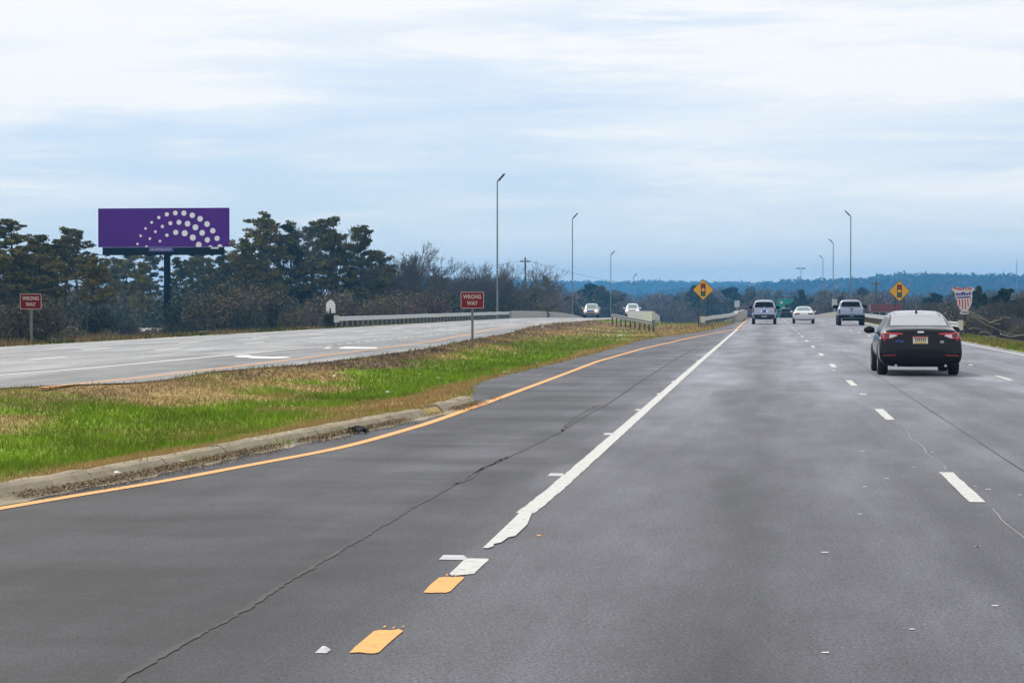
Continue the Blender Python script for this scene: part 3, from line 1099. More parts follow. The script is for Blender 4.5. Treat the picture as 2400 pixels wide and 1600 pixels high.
def wrong_way(px, py_base, dep, face_m, edge_m, label, wv=.93, top_z=2.02):
    p = D(px, 712, dep)
    z0 = gz(p.x, p.y)
    t = thing('wrong_way_sign', label, 'sign', (p.x, p.y, z0), R(4), 'wrong way signs')
    top = (712 - 684) * dep / F + CH - z0 if top_z is None else top_z - z0
    h = .66
    zc = top - h / 2
    post(t, 0, .03, -.4, top - .08, M['galv_dull'], .09)
    MB().prism(rrect(wv, h, .05, cz=zc), 0, .012).build('border', edge_m, t)
    MB().prism(rrect(wv - .045, h - .045, .04, cz=zc), -.004, -.0005).build('sign_face', face_m, t)
    lettering('WRONG', .22, edge_m, t, (0, -.008, zc + .13), bold=.006, width=.72)
    lettering('WAY', .22, edge_m, t, (0, -.008, zc - .13), bold=.006, width=.44)
    return t


wrong_way(1107, 813, 84, M['sign_red_faded'], M['sign_pink'], 'faded red WRONG WAY sign standing in the grass median', .93, CH + (712 - 684) * 84 / F)
wrong_way(72, 801, 90, M['sign_red'], M['sign_pink'], 'dark red WRONG WAY sign in front of the pines beyond the opposite road', .93, CH + (712 - 688.5) * 90 / F)


def signal_ahead(px, py, dep, base_py, label):
    p = D(px, 712, dep)
    z0 = gz(p.x, p.y)
    zc = CH + (712 - py) * dep / F - z0
    t = thing('signal_ahead_sign', label, 'sign', (p.x, p.y, z0), 0, 'signal ahead signs')
    s_ = .86
    dia = lambda k: [(0, zc - k), (k, zc), (0, zc + k), (-k, zc)]
    for dx in (-.36, .36):
        post(t, dx, .03, -.6, zc - .2, M['dark_post'], .08)
    MB().prism(dia(s_), 0, .012).build('border', M['sign_black'], t)
    MB().prism(dia(s_ - .05), -.004, -.0005).build('sign_face', M['sign_yellow'], t)
    MB().prism(rrect(.38, 1.02, .05, cz=zc), -.009, -.0045).build('signal_symbol', M['sign_black'], t)
    for nm, m, dz in (('red_disc', 'disc_red', .32), ('amber_disc', 'disc_amber', 0), ('green_disc', 'disc_green', -.32)):
        MB().prism(circle(0, zc + dz, .135), -.014, -.0095).build(nm, M[m], t)
    return t


signal_ahead(1648, 679, 168, 760, 'amber signal ahead diamond on two posts left of the lanes beside the short guardrail')
signal_ahead(2108, 682, 168, 760, 'amber signal ahead diamond standing right of the road behind the black sedan')


def shield_sign():
    dep = 112
    p = D(2259, 712, dep)
    z0 = gz(p.x, p.y)
    t = thing('city_welcome_sign', 'shield shaped stars and stripes sign on a dark post at the right verge', 'sign', (p.x, p.y, z0), R(2))
    k = dep / F

    def q(x, y):    # readings of the enlarged sign view (scale 15.68 from 2210,660)
        return ((2210 + x / 15.68 - 2257) * k, CH + (712 - (660 + y / 15.68)) * k - z0)
    post(t, q(790, 0)[0], .02, -.5, q(0, 1150)[1], M['sign_black'], .09)
    body = [(455, 640), (520, 860), (600, 1010), (680, 1060), (600, 1090), (600, 1190), (760, 1200), (910, 1190), (910, 1090), (870, 1050), (950, 960), (1010, 790), (1045, 560), (1020, 400), (1120, 310), (1060, 200), (880, 190), (780, 260), (650, 230), (420, 200), (310, 250), (320, 320), (410, 400), (430, 520)]
    MB().prism([q(a, b) for a, b in body][::-1], 0, .02).build('sign_face', M['sign_white'], t)
    top = [(450, 400), (530, 430), (600, 425), (660, 400), (710, 370), (760, 400), (830, 425), (900, 410), (970, 360), (990, 490), (460, 520)]
    MB().prism([q(a, b) for a, b in top], -.005, -.0005).build('blue_chief', M['navy'], t)
    MB().prism([q(a, b) for a, b in [(470, 560), (980, 540), (985, 595), (480, 612)]], -.005, -.0005).build('blue_ribbon', M['navy'], t)
    stripes = [[(460, 650), (500, 650), (505, 750), (480, 720)], [(550, 650), (600, 648), (612, 930), (585, 940), (560, 800)], [(650, 645), (698, 643), (718, 1020), (680, 1022)], [(752, 640), (798, 638), (822, 1018), (785, 1020)], [(850, 638), (895, 635), (915, 900), (880, 920)], [(948, 635), (992, 632), (975, 720), (955, 700)]]
    for s_ in stripes:
        MB().prism([q(a, b) for a, b in s_], -.005, -.0005).build('stripe', M['stripe_red'], t)
    for a, b in ((530, 475), (620, 472), (720, 465), (810, 458), (905, 452)):
        cx, cz = q(a, b)
        st = [(cx + (.045 if i % 2 == 0 else .02) * math.sin(i * math.pi / 5), cz + (.045 if i % 2 == 0 else .02) * math.cos(i * math.pi / 5)) for i in range(10)]
        MB().prism(st, -.011, -.006).build('star', M['sign_white'], t)
    lettering('Phenix City', .20, M['stripe_red'], t, (q(690, 0)[0], -.006, q(0, 262)[1]), bold=.008, width=.98, arc=-.1)
    lettering('1955', .12, M['navy'], t, (q(755, 0)[0], -.006, q(0, 1130)[1]), bold=.006, width=.34)


shield_sign()


def object_marker(px, py_t, py_b, dep, label, striped):
    p = D(px, 712, dep)
    z0 = gz(p.x, p.y)
    t = thing('object_marker', label, 'sign', (p.x, p.y, z0))
    zt = CH + (712 - py_t) * dep / F - z0
    zb = CH + (712 - py_b) * dep / F - z0
    w = .30
    post(t, 0, .03, -.3, zt - .1, M['dark_post'], .06)
    MB().box(-w / 2, 0, zb, w / 2, .012, zt).build('panel', M['sign_black'], t)
    n = 4; h = (zt - zb)
    for i in range(-1, 3):
        z = zb + i * h / 2.6 + .02
        pts = [(-w / 2, z), (w / 2, z + w * .8), (w / 2, z + w * .8 + h / 6.5), (-w / 2, z + h / 6.5)]
        pts = [(a, min(max(b, zb), zt)) for a, b in pts]
        if abs(pts[1][1] - pts[2][1]) + abs(pts[0][1] - pts[3][1]) < .01: continue
        MB().prism(pts, -.005, -.0005).build('amber_stripe', M['sign_yellow'], t)


object_marker(2255.5, 754, 768, 104, 'small amber and black striped marker at the end of the right guardrail', True)
object_marker(1642.5, 741, 752, 164, 'small amber and black marker at the near end of the short left guardrail', True)


def arch_sign():
    dep = 150
    p = D(774, 712, dep)
    z0 = gz(p.x, p.y)
    k = dep / F
    t = thing('route_marker_sign', 'back of a pale grey pointed sign in front of the dark bushes', 'sign', (p.x, p.y, z0))
    q = lambda x, y: ((763 + x - 774) * k, CH + (712 - y) * k - z0)
    pts = [q(1, 734), q(9, 734), q(9, 722), q(13, 722), q(13, 734), q(23, 734), q(23, 713), q(19.5, 707), q(12, 702), q(4.5, 707), q(1, 713)]
    MB().prism(pts, 0, .02).build('sign_back', M['white_wall'], t)
    MB().tube((0, .06, -.5), (0, .06, q(0, 705)[1]), .06).build('post', M['dark_post'], t)


arch_sign()


def green_sign():
    dep = 560
    p = D(1839.7, 712, dep)
    z0 = gz(p.x, p.y)
    k = dep / F
    t = thing('guide_sign', 'large green highway guide sign behind the dark pickup', 'sign', (p.x, p.y, z0))
    zt = CH + (712 - 700.6) * k - z0
    zb = CH - (748 - 712) * k - z0
    MB().prism(rrect(36 * k, zt - zb, .25, cz=(zt + zb) / 2), 0, .06).build('sign_face', M['sign_green'], t)
    cx, cz = -8 * k, zt - 8 * k
    MB().prism(circle(cx, cz, 3.3 * k), -.01, -.001).build('route_shield', M['sign_white'], t)
    for i, (a, b, w) in enumerate(((2, 6, 16), (-3, 19, 12))):
        MB().box((a) * k - w * k * .3, -.01, zt - (b + 2) * k, a * k + w * k * .3, -.001, zt - b * k).build('legend_line', M['sign_green'] if i == 0 else M['sign_white'], t)
    for dx in (-12 * k, 12 * k):
        MB().tube((dx, .3, -.5), (dx, .3, zt - .2), .15).build('post', M['galv'], t)


green_sign()


def back_sign(px, py0, py1, w, dep, label):
    p = D(px, 712, dep)
    z0 = gz(p.x, p.y)
    k = dep / F
    t = thing('road_sign', label, 'sign', (p.x, p.y, z0))
    zt = CH + (712 - py0) * k - z0; zb = CH + (712 - py1) * k - z0
    MB().prism(rrect(w * k, zt - zb, .1, cz=(zt + zb) / 2), 0, .03).build('sign_back', M['galv'], t)
    MB().tube((0, .1, -.5), (0, .1, zt - .1), .07).build('post', M['galv'], t)


back_sign(1727.5, 704, 720, 12, 420, 'pale shield shaped sign over the trees left of the silver SUV')
back_sign(1956, 701, 721, 12, 300, 'pale rectangular sign beside the road left of the silver pickup')


# ------------------------------------------------------------------ guardrails and parapets
M['rail_grey'] = mat('weathered_rail', (0.22, 0.23, 0.24), .5, metal=.4, var=.15, vscale=2)


def beam_profile():
    return [(0, .0), (.035, .03), (.035, .10), (0.0, .14), (0.0, .17), (.035, .21), (.035, .28), (0, .31)]


def guardrail(label, pts, post_gap=1.9, zoff=.44, end=None, group='guardrails along the highway', posts='galv_dull', side=1):
    """pts: (x,y,z_ground); beam on the +side"""
    P = [Vector(p) for p in pts]
    o = P[0].copy()
    t = thing('guardrail', label, 'guardrail', o, 0, group)
    prof = beam_profile()
    # resample
    S_ = [0]
    for a, b in zip(P[:-1], P[1:]): S_.append(S_[-1] + (b - a).length)
    n = max(2, int(S_[-1] / 3.8))

    def at(s):
        for i in range(len(S_) - 1):
            if s <= S_[i + 1] + 1e-6:
                f = (s - S_[i]) / (S_[i + 1] - S_[i])
                return P[i].lerp(P[i + 1], f)
        return P[-1]
    secs = [at(S_[-1] * i / n) - o for i in range(n + 1)]
    bm_ = M['galv'] if end != 2 else M['rail_grey']
    for i in range(n):
        a, b = secs[i], secs[i + 1]
        d = (b - a).normalized()
        nn = Vector((d.y, -d.x, 0)).normalized() * side
        jitter = Vector((0, 0, random.uniform(-.012, .012)))
        vs = []
        for c in (a, b + d * .02):
            for u, h in prof:
                vs.append(c + nn * (u + .06) + Vector((0, 0, h + zoff)) + jitter)
            for u, h in reversed(prof):
                vs.append(c + nn * (u + .055) + Vector((0, 0, h + zoff)) + jitter)
        k = 2 * len(prof)
        fs = [(j, (j + 1) % k, (j + 1) % k + k, j + k) for j in range(k)]
        MB().add(vs, fs + [tuple(range(k)), tuple(range(2 * k - 1, k - 1, -1))]).build('rail_beam', bm_, t)
    m = int(S_[-1] / post_gap)
    for i in range(m + 1):
        c = at(S_[-1] * i / m) - o
        MB().box(c.x - .05, c.y - .05, c.z - .5, c.x + .05, c.y + .07, c.z + zoff + .27).build('post', M[posts], t)
    if end:
        MB().box(-.12, -.12, zoff - .08, .22 * side if side > 0 else .12, -.02, zoff + .40).build('end_terminal', M['galv'] if end == 1 else M['galv_dull'], t)
    return t


def ypts(x_fn, y0, y1, n):
    out = []
    for i in range(n + 1):
        yy = y0 + (y1 - y0) * i / n
        out.append((x_fn(yy), yy, float(roadz(yy)) - .02))
    return out


guardrail('long pale guardrail along the far edge of the opposite road', ypts(lambda y: XL - .5 + bend(y), 140, 236, 6), end=1, zoff=.46, side=1)
guardrail('short guardrail running from the left signal ahead sign to the concrete block', [(-5.6 + .55, 163, -.25), (-4.6, 172, -.15), (-3.4, 183, -.05), (-3.0, 190, .08)], end=1, side=1, zoff=.5)
guardrail('flared guardrail sloping down into the median below the white pickup', [(-8.0, 148, -.30), (-9.2, 156, -.22), (-10.9, 166, -.08), (-12.5, 175, .05), (-13.2, 179, .08)], end=2, side=-1, zoff=.38, posts='dark_post', post_gap=3.4)
guardrail('guardrail on the right side of the road behind the black sedan', ypts(lambda y: 9.35 - .5 * float(sstep(y, 104, 180)), 104, 205, 6), end=1, side=-1, posts='wood_post')


M['barrier_white'] = mat('stained_white_barrier', (0.52, 0.50, 0.49), .8, var=.18, vscale=1.2)


def parapet(label, pts, h=.84, w=.28, name='bridge_parapet', end_slope=0, group='bridge parapets', foot=.12):
    P = [Vector(p) for p in pts]
    o = P[0].copy()
    t = thing(name, label, 'parapet', o, 0, group)
    for i, (a, b) in enumerate(zip(P[:-1], P[1:])):
        a = a - o; b = b - o
        d = (b - a).normalized(); nn = Vector((d.y, -d.x, 0)).normalized() * w / 2
        ha = h * (.75 if (i == 0 and end_slope) else 1)
        b2 = b - d * .02
        vs = [a - nn, a + nn, b2 + nn, b2 - nn]
        vs = [v - Vector((0, 0, foot)) for v in vs] + [a - nn + Vector((0, 0, ha)), a + nn + Vector((0, 0, ha)), b2 + nn + Vector((0, 0, h)), b2 - nn + Vector((0, 0, h))]
        MB().add(vs, [(0, 3, 2, 1), (4, 5, 6, 7), (0, 1, 5, 4), (1, 2, 6, 5), (2, 3, 7, 6), (3, 0, 4, 7)]).build('wall_panel', M['concrete_old'] if 'white' not in label else M['barrier_white'], t)
    return t


def plist(x_fn, ys):
    return [(x_fn(yy) + float(bend(yy)), yy, float(roadz(yy))) for yy in ys]


parapet('long concrete parapet continuing the guardrail on the far side of the opposite road', plist(lambda y: XL - .25, [236, 248, 260, 272, 284, 300, 320, 345, 370, 400, 440]), h=.84)
parapet('white stained barrier in the median in front of the oncoming white pickup', plist(lambda y: -11.2 - 4.4 * float(sstep(y, 206, 238)), [207, 216, 225, 236]) + plist(lambda y: -15.6, [250, 270, 300, 340, 400]), h=.86)
parapet('concrete end block with a rounded shoulder where the short left guardrail stops', plist(lambda y: -2.95 + .3 * float(sstep(y, 190, 200)), [190.5, 194, 200, 215, 240, 280, 330, 400]), h=.96, w=.4, end_slope=1)
parapet('low concrete parapet right of the road beyond the silver pickup', plist(lambda y: 8.75, [206, 230, 255, 280, 320, 380]), h=.80)
# bridge deck edges so the carriageways have thickness
for nm, a, b in (('bridge_deck', -29.2, -15.3), ('bridge_deck', -3.2, 9.2)):
    ys = [218, 240, 270, 300, 340, 380, 440, 520, 640]
    vs = []; fs = []
    for yy in ys:
        z = float(roadz(yy)); bx = float(bend(yy))
        vs += [(a + bx, yy, z - .02 - .03), (b + bx, yy, z - .05), (b + bx, yy, z - 1.1), (a + bx, yy, z - 1.1)]
    for i in range(len(ys) - 1):
        for j in range(4):
            fs.append((i * 4 + j, i * 4 + (j + 1) % 4, i * 4 + 4 + (j + 1) % 4, i * 4 + 4 + j))
    fs += [(0, 1, 2, 3), tuple(len(vs) - 4 + j for j in (3, 2, 1, 0))]
    MB().add(vs, fs).build(nm, M['concrete_old'], kind='structure', label='concrete deck carrying the carriageway past the crest')


# ------------------------------------------------------------------ lamp posts, utility poles
def lamp_post(px, py_top, dep, label, head=1, r=.13):
    p = D(px, 712, dep)
    z0 = gz(p.x, p.y)
    if px > 1500 or True:
        pass
    top = CH + (712 - py_top) * dep / F - z0
    t = thing('lamp_post', label, 'lamp post', (p.x, p.y, z0), 0, 'tall highway lamp posts')
    r = r * .7
    k = dep / F
    MB().tube((0, 0, -.5), (0, 0, top), r, r * .6, 10).build('pole', M['pole'], t)
    if head in (1, -1):
        s_ = head
        a = Vector((0, 0, top)); b = Vector((s_ * .14, 0, top + .03)); c = Vector((s_ * .85, -.1, top + .78))
        MB().tube(a, b, .05).build('bracket', M['pole'], t)
        d = (c - b)
        nn = Vector((-d.z, 0, d.x)).normalized() * .10
        vs = []
        for yo in (-.19, .19):
            for q in (b - nn * .8, c - nn * .5, c + nn * 1.1, b + nn * 1.0):
                vs.append(q + Vector((0, yo, 0)))
        MB().add(vs, [(0, 1, 2, 3), (7, 6, 5, 4), (0, 4, 5, 1), (1, 5, 6, 2), (2, 6, 7, 3), (3, 7, 4, 0)]).build('lamp_head', M['lamp_dark'], t)
    else:
        for s_ in (-1, 1):
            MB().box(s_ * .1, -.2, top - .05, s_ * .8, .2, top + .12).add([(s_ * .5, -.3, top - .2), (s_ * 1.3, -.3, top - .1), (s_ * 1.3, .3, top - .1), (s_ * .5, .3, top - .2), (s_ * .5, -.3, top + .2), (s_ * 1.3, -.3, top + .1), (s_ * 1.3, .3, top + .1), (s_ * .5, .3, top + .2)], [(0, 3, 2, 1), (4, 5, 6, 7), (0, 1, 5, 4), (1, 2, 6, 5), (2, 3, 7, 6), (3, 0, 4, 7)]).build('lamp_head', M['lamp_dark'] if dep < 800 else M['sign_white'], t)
    return t


lamp_post(1165.5, 425, 228, 'tallest lamp post, rising above the guardrail on the left with its head turned right', 1, .16)
lamp_post(1341.5, 512, 327, 'second tallest lamp post of the left row, left of the oncoming champagne SUV', 1, .16)
lamp_post(1431.5, 597, 426, 'third lamp post of the left row, between the two oncoming vehicles', 1, .16)
lamp_post(1485, 648, 525, 'shortest lamp post of the left row, just right of the oncoming white pickup', 1, .2)
lamp_post(1993.5, 506, 305, 'tallest lamp post of the right row, above the silver pickup', -1, .17)
lamp_post(1952.5, 569, 403, 'middle lamp post of the right row with its head turned left', -1, .17)
lamp_post(1928.5, 605, 500, 'thin lamp post of the right row, lowest with a head turned left', -1, .16)
lamp_post(1877, 629, 600, 'distant lamp post with a double head above the white sedan', 2, .17)
lamp_post(1600.5, 676, 760, 'faint distant lamp post with two white heads left of the amber diamond', 2, .2)
lamp_post(1763, 668, 820, 'faint distant lamp post rising over the trees above the silver SUV', 2, .18)
lamp_post(2382.5, 612, 1500, 'very faint mast on the skyline at the far right', 2, .5)


def utility_pole(px, py_top, dep, label, m='wood_post', arm=1.2, r=.16):
    p = D(px, 712, dep)
    z0 = gz(p.x, p.y)
    top = CH + (712 - py_top) * dep / F - z0
    t = thing('utility_pole', label, 'utility pole', (p.x, p.y, z0), 0)
    MB().tube((0, 0, -.5), (0, 0, top), r, r * .7, 8).build('pole', M[m], t)
    if arm:
        MB().box(-arm, -.18, top - .75, arm, -.06, top - .6).build('crossarm', M['wood_post'], t)
        for sx_ in (-.9, -.5, .5, .9):
            MB().tube((sx_ * arm, -.12, top - .6), (sx_ * arm, -.12, top - .38), .05, n=6).build('insulator', M['galv_dull'], t)
    return p, top + z0


u1 = utility_pole(1231, 603, 330, 'dark utility pole with a crossarm behind the concrete parapet on the left', arm=.8, r=.17)
u2 = utility_pole(2053, 655, 330, 'brown utility pole with a crossarm near the red building', arm=.7, r=.15)
u3 = utility_pole(204, 624, 150, 'thin grey pole standing among the pines at left', m='dark_post', arm=0, r=.06)


def wire(label, a, b, sag, r=.022):
    mb = MB()
    n = 14
    a = Vector(a); b = Vector(b)
    pts = []
    for i in range(n + 1):
        t = i / n
        p = a.lerp(b, t)
        p.z -= sag * 4 * t * (1 - t)
        pts.append(p)
    for p, q in zip(pts[:-1], pts[1:]):
        mb.tube(p, q, r, n=4, caps=False)
    return mb.build('power_line', M['dark_post'], label=label, cat='power line')


a = Vector((u1[0].x, u1[0].y, u1[1] - .4))
wire('thin wire sagging right from the dark utility pole', a, D(1620, 668, 480), 1.5)
wire('thin wire running left from the dark utility pole over the bare tree', a, D(960, 622, 300), .8)
wire('thin wire sagging left from the grey pole across the pines', Vector((u3[0].x, u3[0].y, u3[1] - .6)), D(-60, 646, 140), 1.1, .014)


# ------------------------------------------------------------------ vehicles
def car_body_mesh(name, st):
    """st rows: y, zb, wb, zm, wm, zs, ws, zr, wr, zt  (rear first, half widths)"""
    vs = []; fs = []
    rows = []
    for (y, zb, wb, zm, wm, zs, ws, zr, wr, zt) in st:
        half = [(wb * .8, zb), (wb, zb + .09), (wm, zm), (ws, zs), (wr, zr), (wr * .74, zr + (zt - zr) * .72)]
        row = [(0, zb)] + half + [(0, zt)] + [(-x, z) for x, z in reversed(half)]
        rows.append([(x, y, z) for x, z in row])
    k = len(rows[0])
    for r in rows: vs += r
    for i in range(len(rows) - 1):
        for j in range(k):
            fs.append((i * k + j, i * k + (j + 1) % k, (i + 1) * k + (j + 1) % k, (i + 1) * k + j))
    # caps with a centre ring
    for base, rev in ((0, False), ((len(rows) - 1) * k, True)):
        c = np.mean([vs[base + j] for j in range(k)], 0)
        vs.append(tuple(c)); ci = len(vs) - 1
        for j in range(k):
            f = (ci, base + (j + 1) % k, base + j)
            fs.append(f if not rev else f[::-1])
    me = bpy.data.meshes.new('tmp')
    me.from_pydata(vs, [], fs)
    bm = bmesh.new(); bm.from_mesh(me); bmesh.ops.recalc_face_normals(bm, faces=bm.faces); bm.to_mesh(me); bm.free()
    o = bpy.data.objects.new('tmp', me)
    COL.objects.link(o)
    md = o.modifiers.new('s', 'SUBSURF'); md.levels = 2; md.render_levels = 2
    bpy.context.view_layer.update()
    out = bpy.data.meshes.new_from_object(o.evaluated_get(bpy.context.evaluated_depsgraph_get()))
    bpy.data.objects.remove(o)
    out.name = name
    out.polygons.foreach_set('use_smooth', np.ones(len(out.polygons), bool))
    bm = bmesh.new(); bm.from_mesh(out)
    tree = BVHTree.FromBMesh(bm)
    bm.free()
    return out, tree


DIRS = {'rear': (lambda a, b: Vector((a, -4, b)), Vector((0, 1, 0))), 'front': (lambda a, b: Vector((a, 12, b)), Vector((0, -1, 0))),
        'left': (lambda a, b: Vector((-4, a, b)), Vector((1, 0, 0))), 'right': (lambda a, b: Vector((4, a, b)), Vector((-1, 0, 0))),
        'top': (lambda a, b: Vector((a, b, 6)), Vector((0, 0, -1)))}


def skin(tree, quads, side, name, m, parent, off=.006, n=6, **kw):
    """panel that hugs the body: quads of four 2D corners projected on to it"""
    src, d = DIRS[side]
    vs = []; fs = []
    for q in quads:
        b0 = len(vs)
        for i in range(n + 1):
            u = i / n
            for j in range(n + 1):
                v = j / n
                a = [(1 - u) * (1 - v) * q[0][k] + u * (1 - v) * q[1][k] + u * v * q[2][k] + (1 - u) * v * q[3][k] for k in (0, 1)]
                o_ = src(*a)
                hit, nrm, _, _ = tree.ray_cast(o_, d)
                if hit is None:
                    hit, nrm, _, _ = tree.find_nearest(o_ + d * 3.5)
                if nrm.dot(d) > 0: nrm = -nrm
                vs.append(hit + nrm * off)
        for i in range(n):
            for j in range(n):
                a0 = b0 + i * (n + 1) + j
                fs.append((a0, a0 + n + 1, a0 + n + 2, a0 + 1))
    o = MB().add(vs, fs).build(name, m, parent, smooth=True, **kw)
    return o


def mir(q): return [(-a, b) for a, b in q]


def lathe(prof, n=28):
    """profile (radius, x) turned about the x axis"""
    vs = []; fs = []
    for r, x in prof:
        for i in range(n):
            a = 2 * math.pi * i / n
            vs.append((x, r * math.cos(a), r * math.sin(a)))
    for k in range(len(prof) - 1):
        for i in range(n):
            fs.append((k * n + i, k * n + (i + 1) % n, (k + 1) * n + (i + 1) % n, (k + 1) * n + i))
    return vs, fs


def wheels(t, ys, x, r, w, rim='rim'):
    for y in ys:
        for s_ in (-1, 1):
            v, f = lathe([(r * .60, -w / 2), (r * .93, -w / 2), (r, -w * .36), (r, w * .36), (r * .93, w / 2), (r * .60, w / 2), (r * .60, -w / 2)])
            o = MB().add(v, f).build('tyre', M['tyre'], t, smooth=True)
            o.location = (s_ * x, y, r)
            mb = MB()
            v, f = lathe([(r * .62, -w * .46), (r * .62, w * .46), (r * .56, w * .46), (r * .54, w * .30), (.001, w * .26)])
            v2 = [(a, b, c) for a, b, c in v]
            mb.add(v2, f)
            for i in range(5):
                a = 2 * math.pi * i / 5
                c, s = math.cos(a), math.sin(a)
                pts = []
                for (u, h) in ((.05, -.045), (.05, .045), (r * .57, .03), (r * .57, -.03)):
                    pts.append((u * c - h * s, u * s + h * c))
                mb.add([(w * .30, a_, b_) for a_, b_ in pts] + [(w * .44, a_, b_) for a_, b_ in pts], [(3, 2, 1, 0), (4, 5, 6, 7), (0, 1, 5, 4), (1, 2, 6, 5), (2, 3, 7, 6), (3, 0, 4, 7)])
            ro = mb.build('rim', M[rim], o, smooth=False)
            if s_ < 0: ro.rotation_euler = (0, 0, math.pi)


def arches(t, tree, ys, r):
    for y in ys:
        for side in ('left', 'right'):
            c = [(y + r * 1.12 * math.cos(2 * math.pi * i / 16), r + r * 1.12 * math.sin(2 * math.pi * i / 16)) for i in range(16)]
            qs = [[(y, r), (y, r), c[i], c[(i + 1) % 16]] for i in range(16)]
            skin(tree, qs, side, 'wheel_arch', M['black_trim'], t, off=.004, n=2)


def mirror(t, x, y, z, m, s=1.0, glassm='chrome'):
    for sg in (-1, 1):
        bm = bmesh.new()
        bmesh.ops.create_icosphere(bm, subdivisions=2, radius=1)
        for v in bm.verts:
            v.co = Vector((v.co.x * .13 * s, v.co.y * .075 * s if v.co.y > 0 else v.co.y * .03, v.co.z * .085 * s))
        me = bpy.data.meshes.new('wing_mirror'); bm.to_mesh(me); bm.free()
        me.polygons.foreach_set('use_smooth', np.ones(len(me.polygons), bool))
        o = link('wing_mirror', me, m, t)
        o.location = (sg * (x + .10), y, z)
        b = MB().box(-.08, -.02, -.02, .06, .03, .015).build('mirror_arm', M['black_trim'], o)
        b.location = (-sg * .08, 0, -.05)


# ---- black sedan
def black_sedan():
    t = thing('car', 'black sedan with a pale sky reflection on its roof, nearest vehicle on the road', 'car', (*G(2158, 881), 0.0), 0, 'cars driving on the highway')
    st = [(0.00, .34, .74, .46, .82, .56, .80, .66, .70, .70), (0.03, .25, .84, .44, .90, .64, .89, .82, .80, .86), (0.07, .21, .88, .46, .925, .78, .90, .96, .82, .995), (0.13, .20, .90, .50, .93, .88, .905, 1.02, .82, 1.055), (0.24, .20, .905, .56, .93, .91, .905, 1.035, .80, 1.085), (0.60, .22, .905, .58, .935, .93, .90, 1.045, .76, 1.10),
          (1.02, .24, .90, .62, .93, .94, .90, 1.22, .69, 1.28), (1.45, .25, .89, .62, .925, .94, .89, 1.385, .635, 1.435), (2.15, .25, .87, .62, .92, .94, .88, 1.425, .635, 1.475), (2.85, .25, .87, .62, .92, .94, .88, 1.40, .62, 1.455),
          (3.35, .25, .87, .62, .92, .93, .87, 1.16, .66, 1.24), (3.80, .25, .87, .6, .915, .90, .86, .95, .74, 1.0), (4.40, .25, .84, .56, .89, .80, .82, .85, .66, .90), (4.74, .27, .76, .52, .82, .66, .74, .70, .55, .73), (4.84, .38, .6, .5, .68, .58, .62, .6, .45, .63)]
    me, tree = car_body_mesh('body', st)
    link('body', me, M['black_paint'], t)
    arches(t, tree, (1.0, 3.82), .335)
    wheels(t, (1.0, 3.82), .80, .335, .225)
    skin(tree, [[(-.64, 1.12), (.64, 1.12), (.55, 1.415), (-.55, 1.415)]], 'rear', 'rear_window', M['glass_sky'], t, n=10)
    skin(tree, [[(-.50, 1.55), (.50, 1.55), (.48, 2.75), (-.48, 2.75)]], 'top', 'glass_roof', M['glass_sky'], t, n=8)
    skin(tree, [[(-.58, 4.0), (.58, 4.0), (.52, 2.95), (-.52, 2.95)]], 'top', 'windscreen', M['glass'], t, n=8)
    for sd_ in ('left', 'right'):
        skin(tree, [[(.95, 1.0), (2.15, 1.0), (2.15, 1.33), (1.45, 1.30)]], sd_, 'side_window', M['glass_tint'], t)
        skin(tree, [[(2.22, 1.0), (3.45, 1.0), (2.95, 1.30), (2.22, 1.33)]], sd_, 'side_window', M['glass_tint'], t)
        skin(tree, [[(.9, .965), (3.5, .965), (3.5, .985), (.9, .985)]], sd_, 'chrome_strip', M['chrome'], t, n=8)
    for s_ in (-1, 1):
        f = (lambda q: q) if s_ > 0 else mir
        tl = skin(tree, [f([(.60, .845), (.885, .835), (.895, .99), (.58, .955)]), f([(.40, .935), (.60, .915), (.60, .965), (.40, .955)])], 'rear', 'tail_light', M['tail_red'], t, off=.012)
        skin(tree, [f([(.52, .895), (.70, .845), (.68, .925), (.54, .915)])], 'rear', 'reversing_lamp', M['tail_white'], tl, off=.018)
        skin(tree, [f([(.70, .86), (.80, .86), (.80, .955), (.70, .94)])], 'rear', 'lamp_inner', M['tail_dark'], tl, off=.018)
        skin(tree, [f([(.55, .455), (.84, .445), (.84, .47), (.55, .485)])], 'rear', 'bumper_reflector', M['reflector'], t, off=.012)
    skin(tree, [[(-.80, .23), (.80, .23), (.84, .42), (-.84, .42)]], 'rear', 'lower_bumper', M['black_trim'], t, off=.01, n=8)
    skin(tree, [[(-.72, .965), (.72, .965), (.72, .975), (-.72, .975)]], 'rear', 'boot_seam', M['black_trim'], t, off=.004, n=8)
    skin(tree, [[(-.62, .62), (.62, .62), (.60, .628), (-.60, .628)]], 'rear', 'boot_seam', M['silver_dark'], t, off=.004, n=8)
    # number plate in three bands
    pl = skin(tree, [[(-.175, .725), (.155, .725), (.155, .885), (-.175, .885)]], 'rear', 'number_plate', M['plate_white'], t, off=.014)
    skin(tree, [[(-.165, .85), (.145, .85), (.145, .88), (-.165, .88)]], 'rear', 'plate_band', M['plate_red'], pl, off=.018)
    skin(tree, [[(-.12, .73), (.11, .73), (.11, .765), (-.12, .765)]], 'rear', 'plate_band', M['plate_yellow'], pl, off=.018)
    for i in range(6):
        x0 = -.125 + .042 * i
        skin(tree, [[(x0, .782), (x0 + .02, .782), (x0 + .028, .838), (x0, .838)]], 'rear', 'plate_character', M['silver_dark'], pl, off=.018, n=1)
    yb = 0.07
    skin(tree, [[(-.075, .965), (.075, .965), (.06, .998), (-.06, .998)]], 'rear', 'badge', M['chrome'], t, off=.014, n=3)
    o = lettering('OPTIMA', .07, M['blue_mark'], t, (-.47, .06, .775), bold=.003, width=.20)
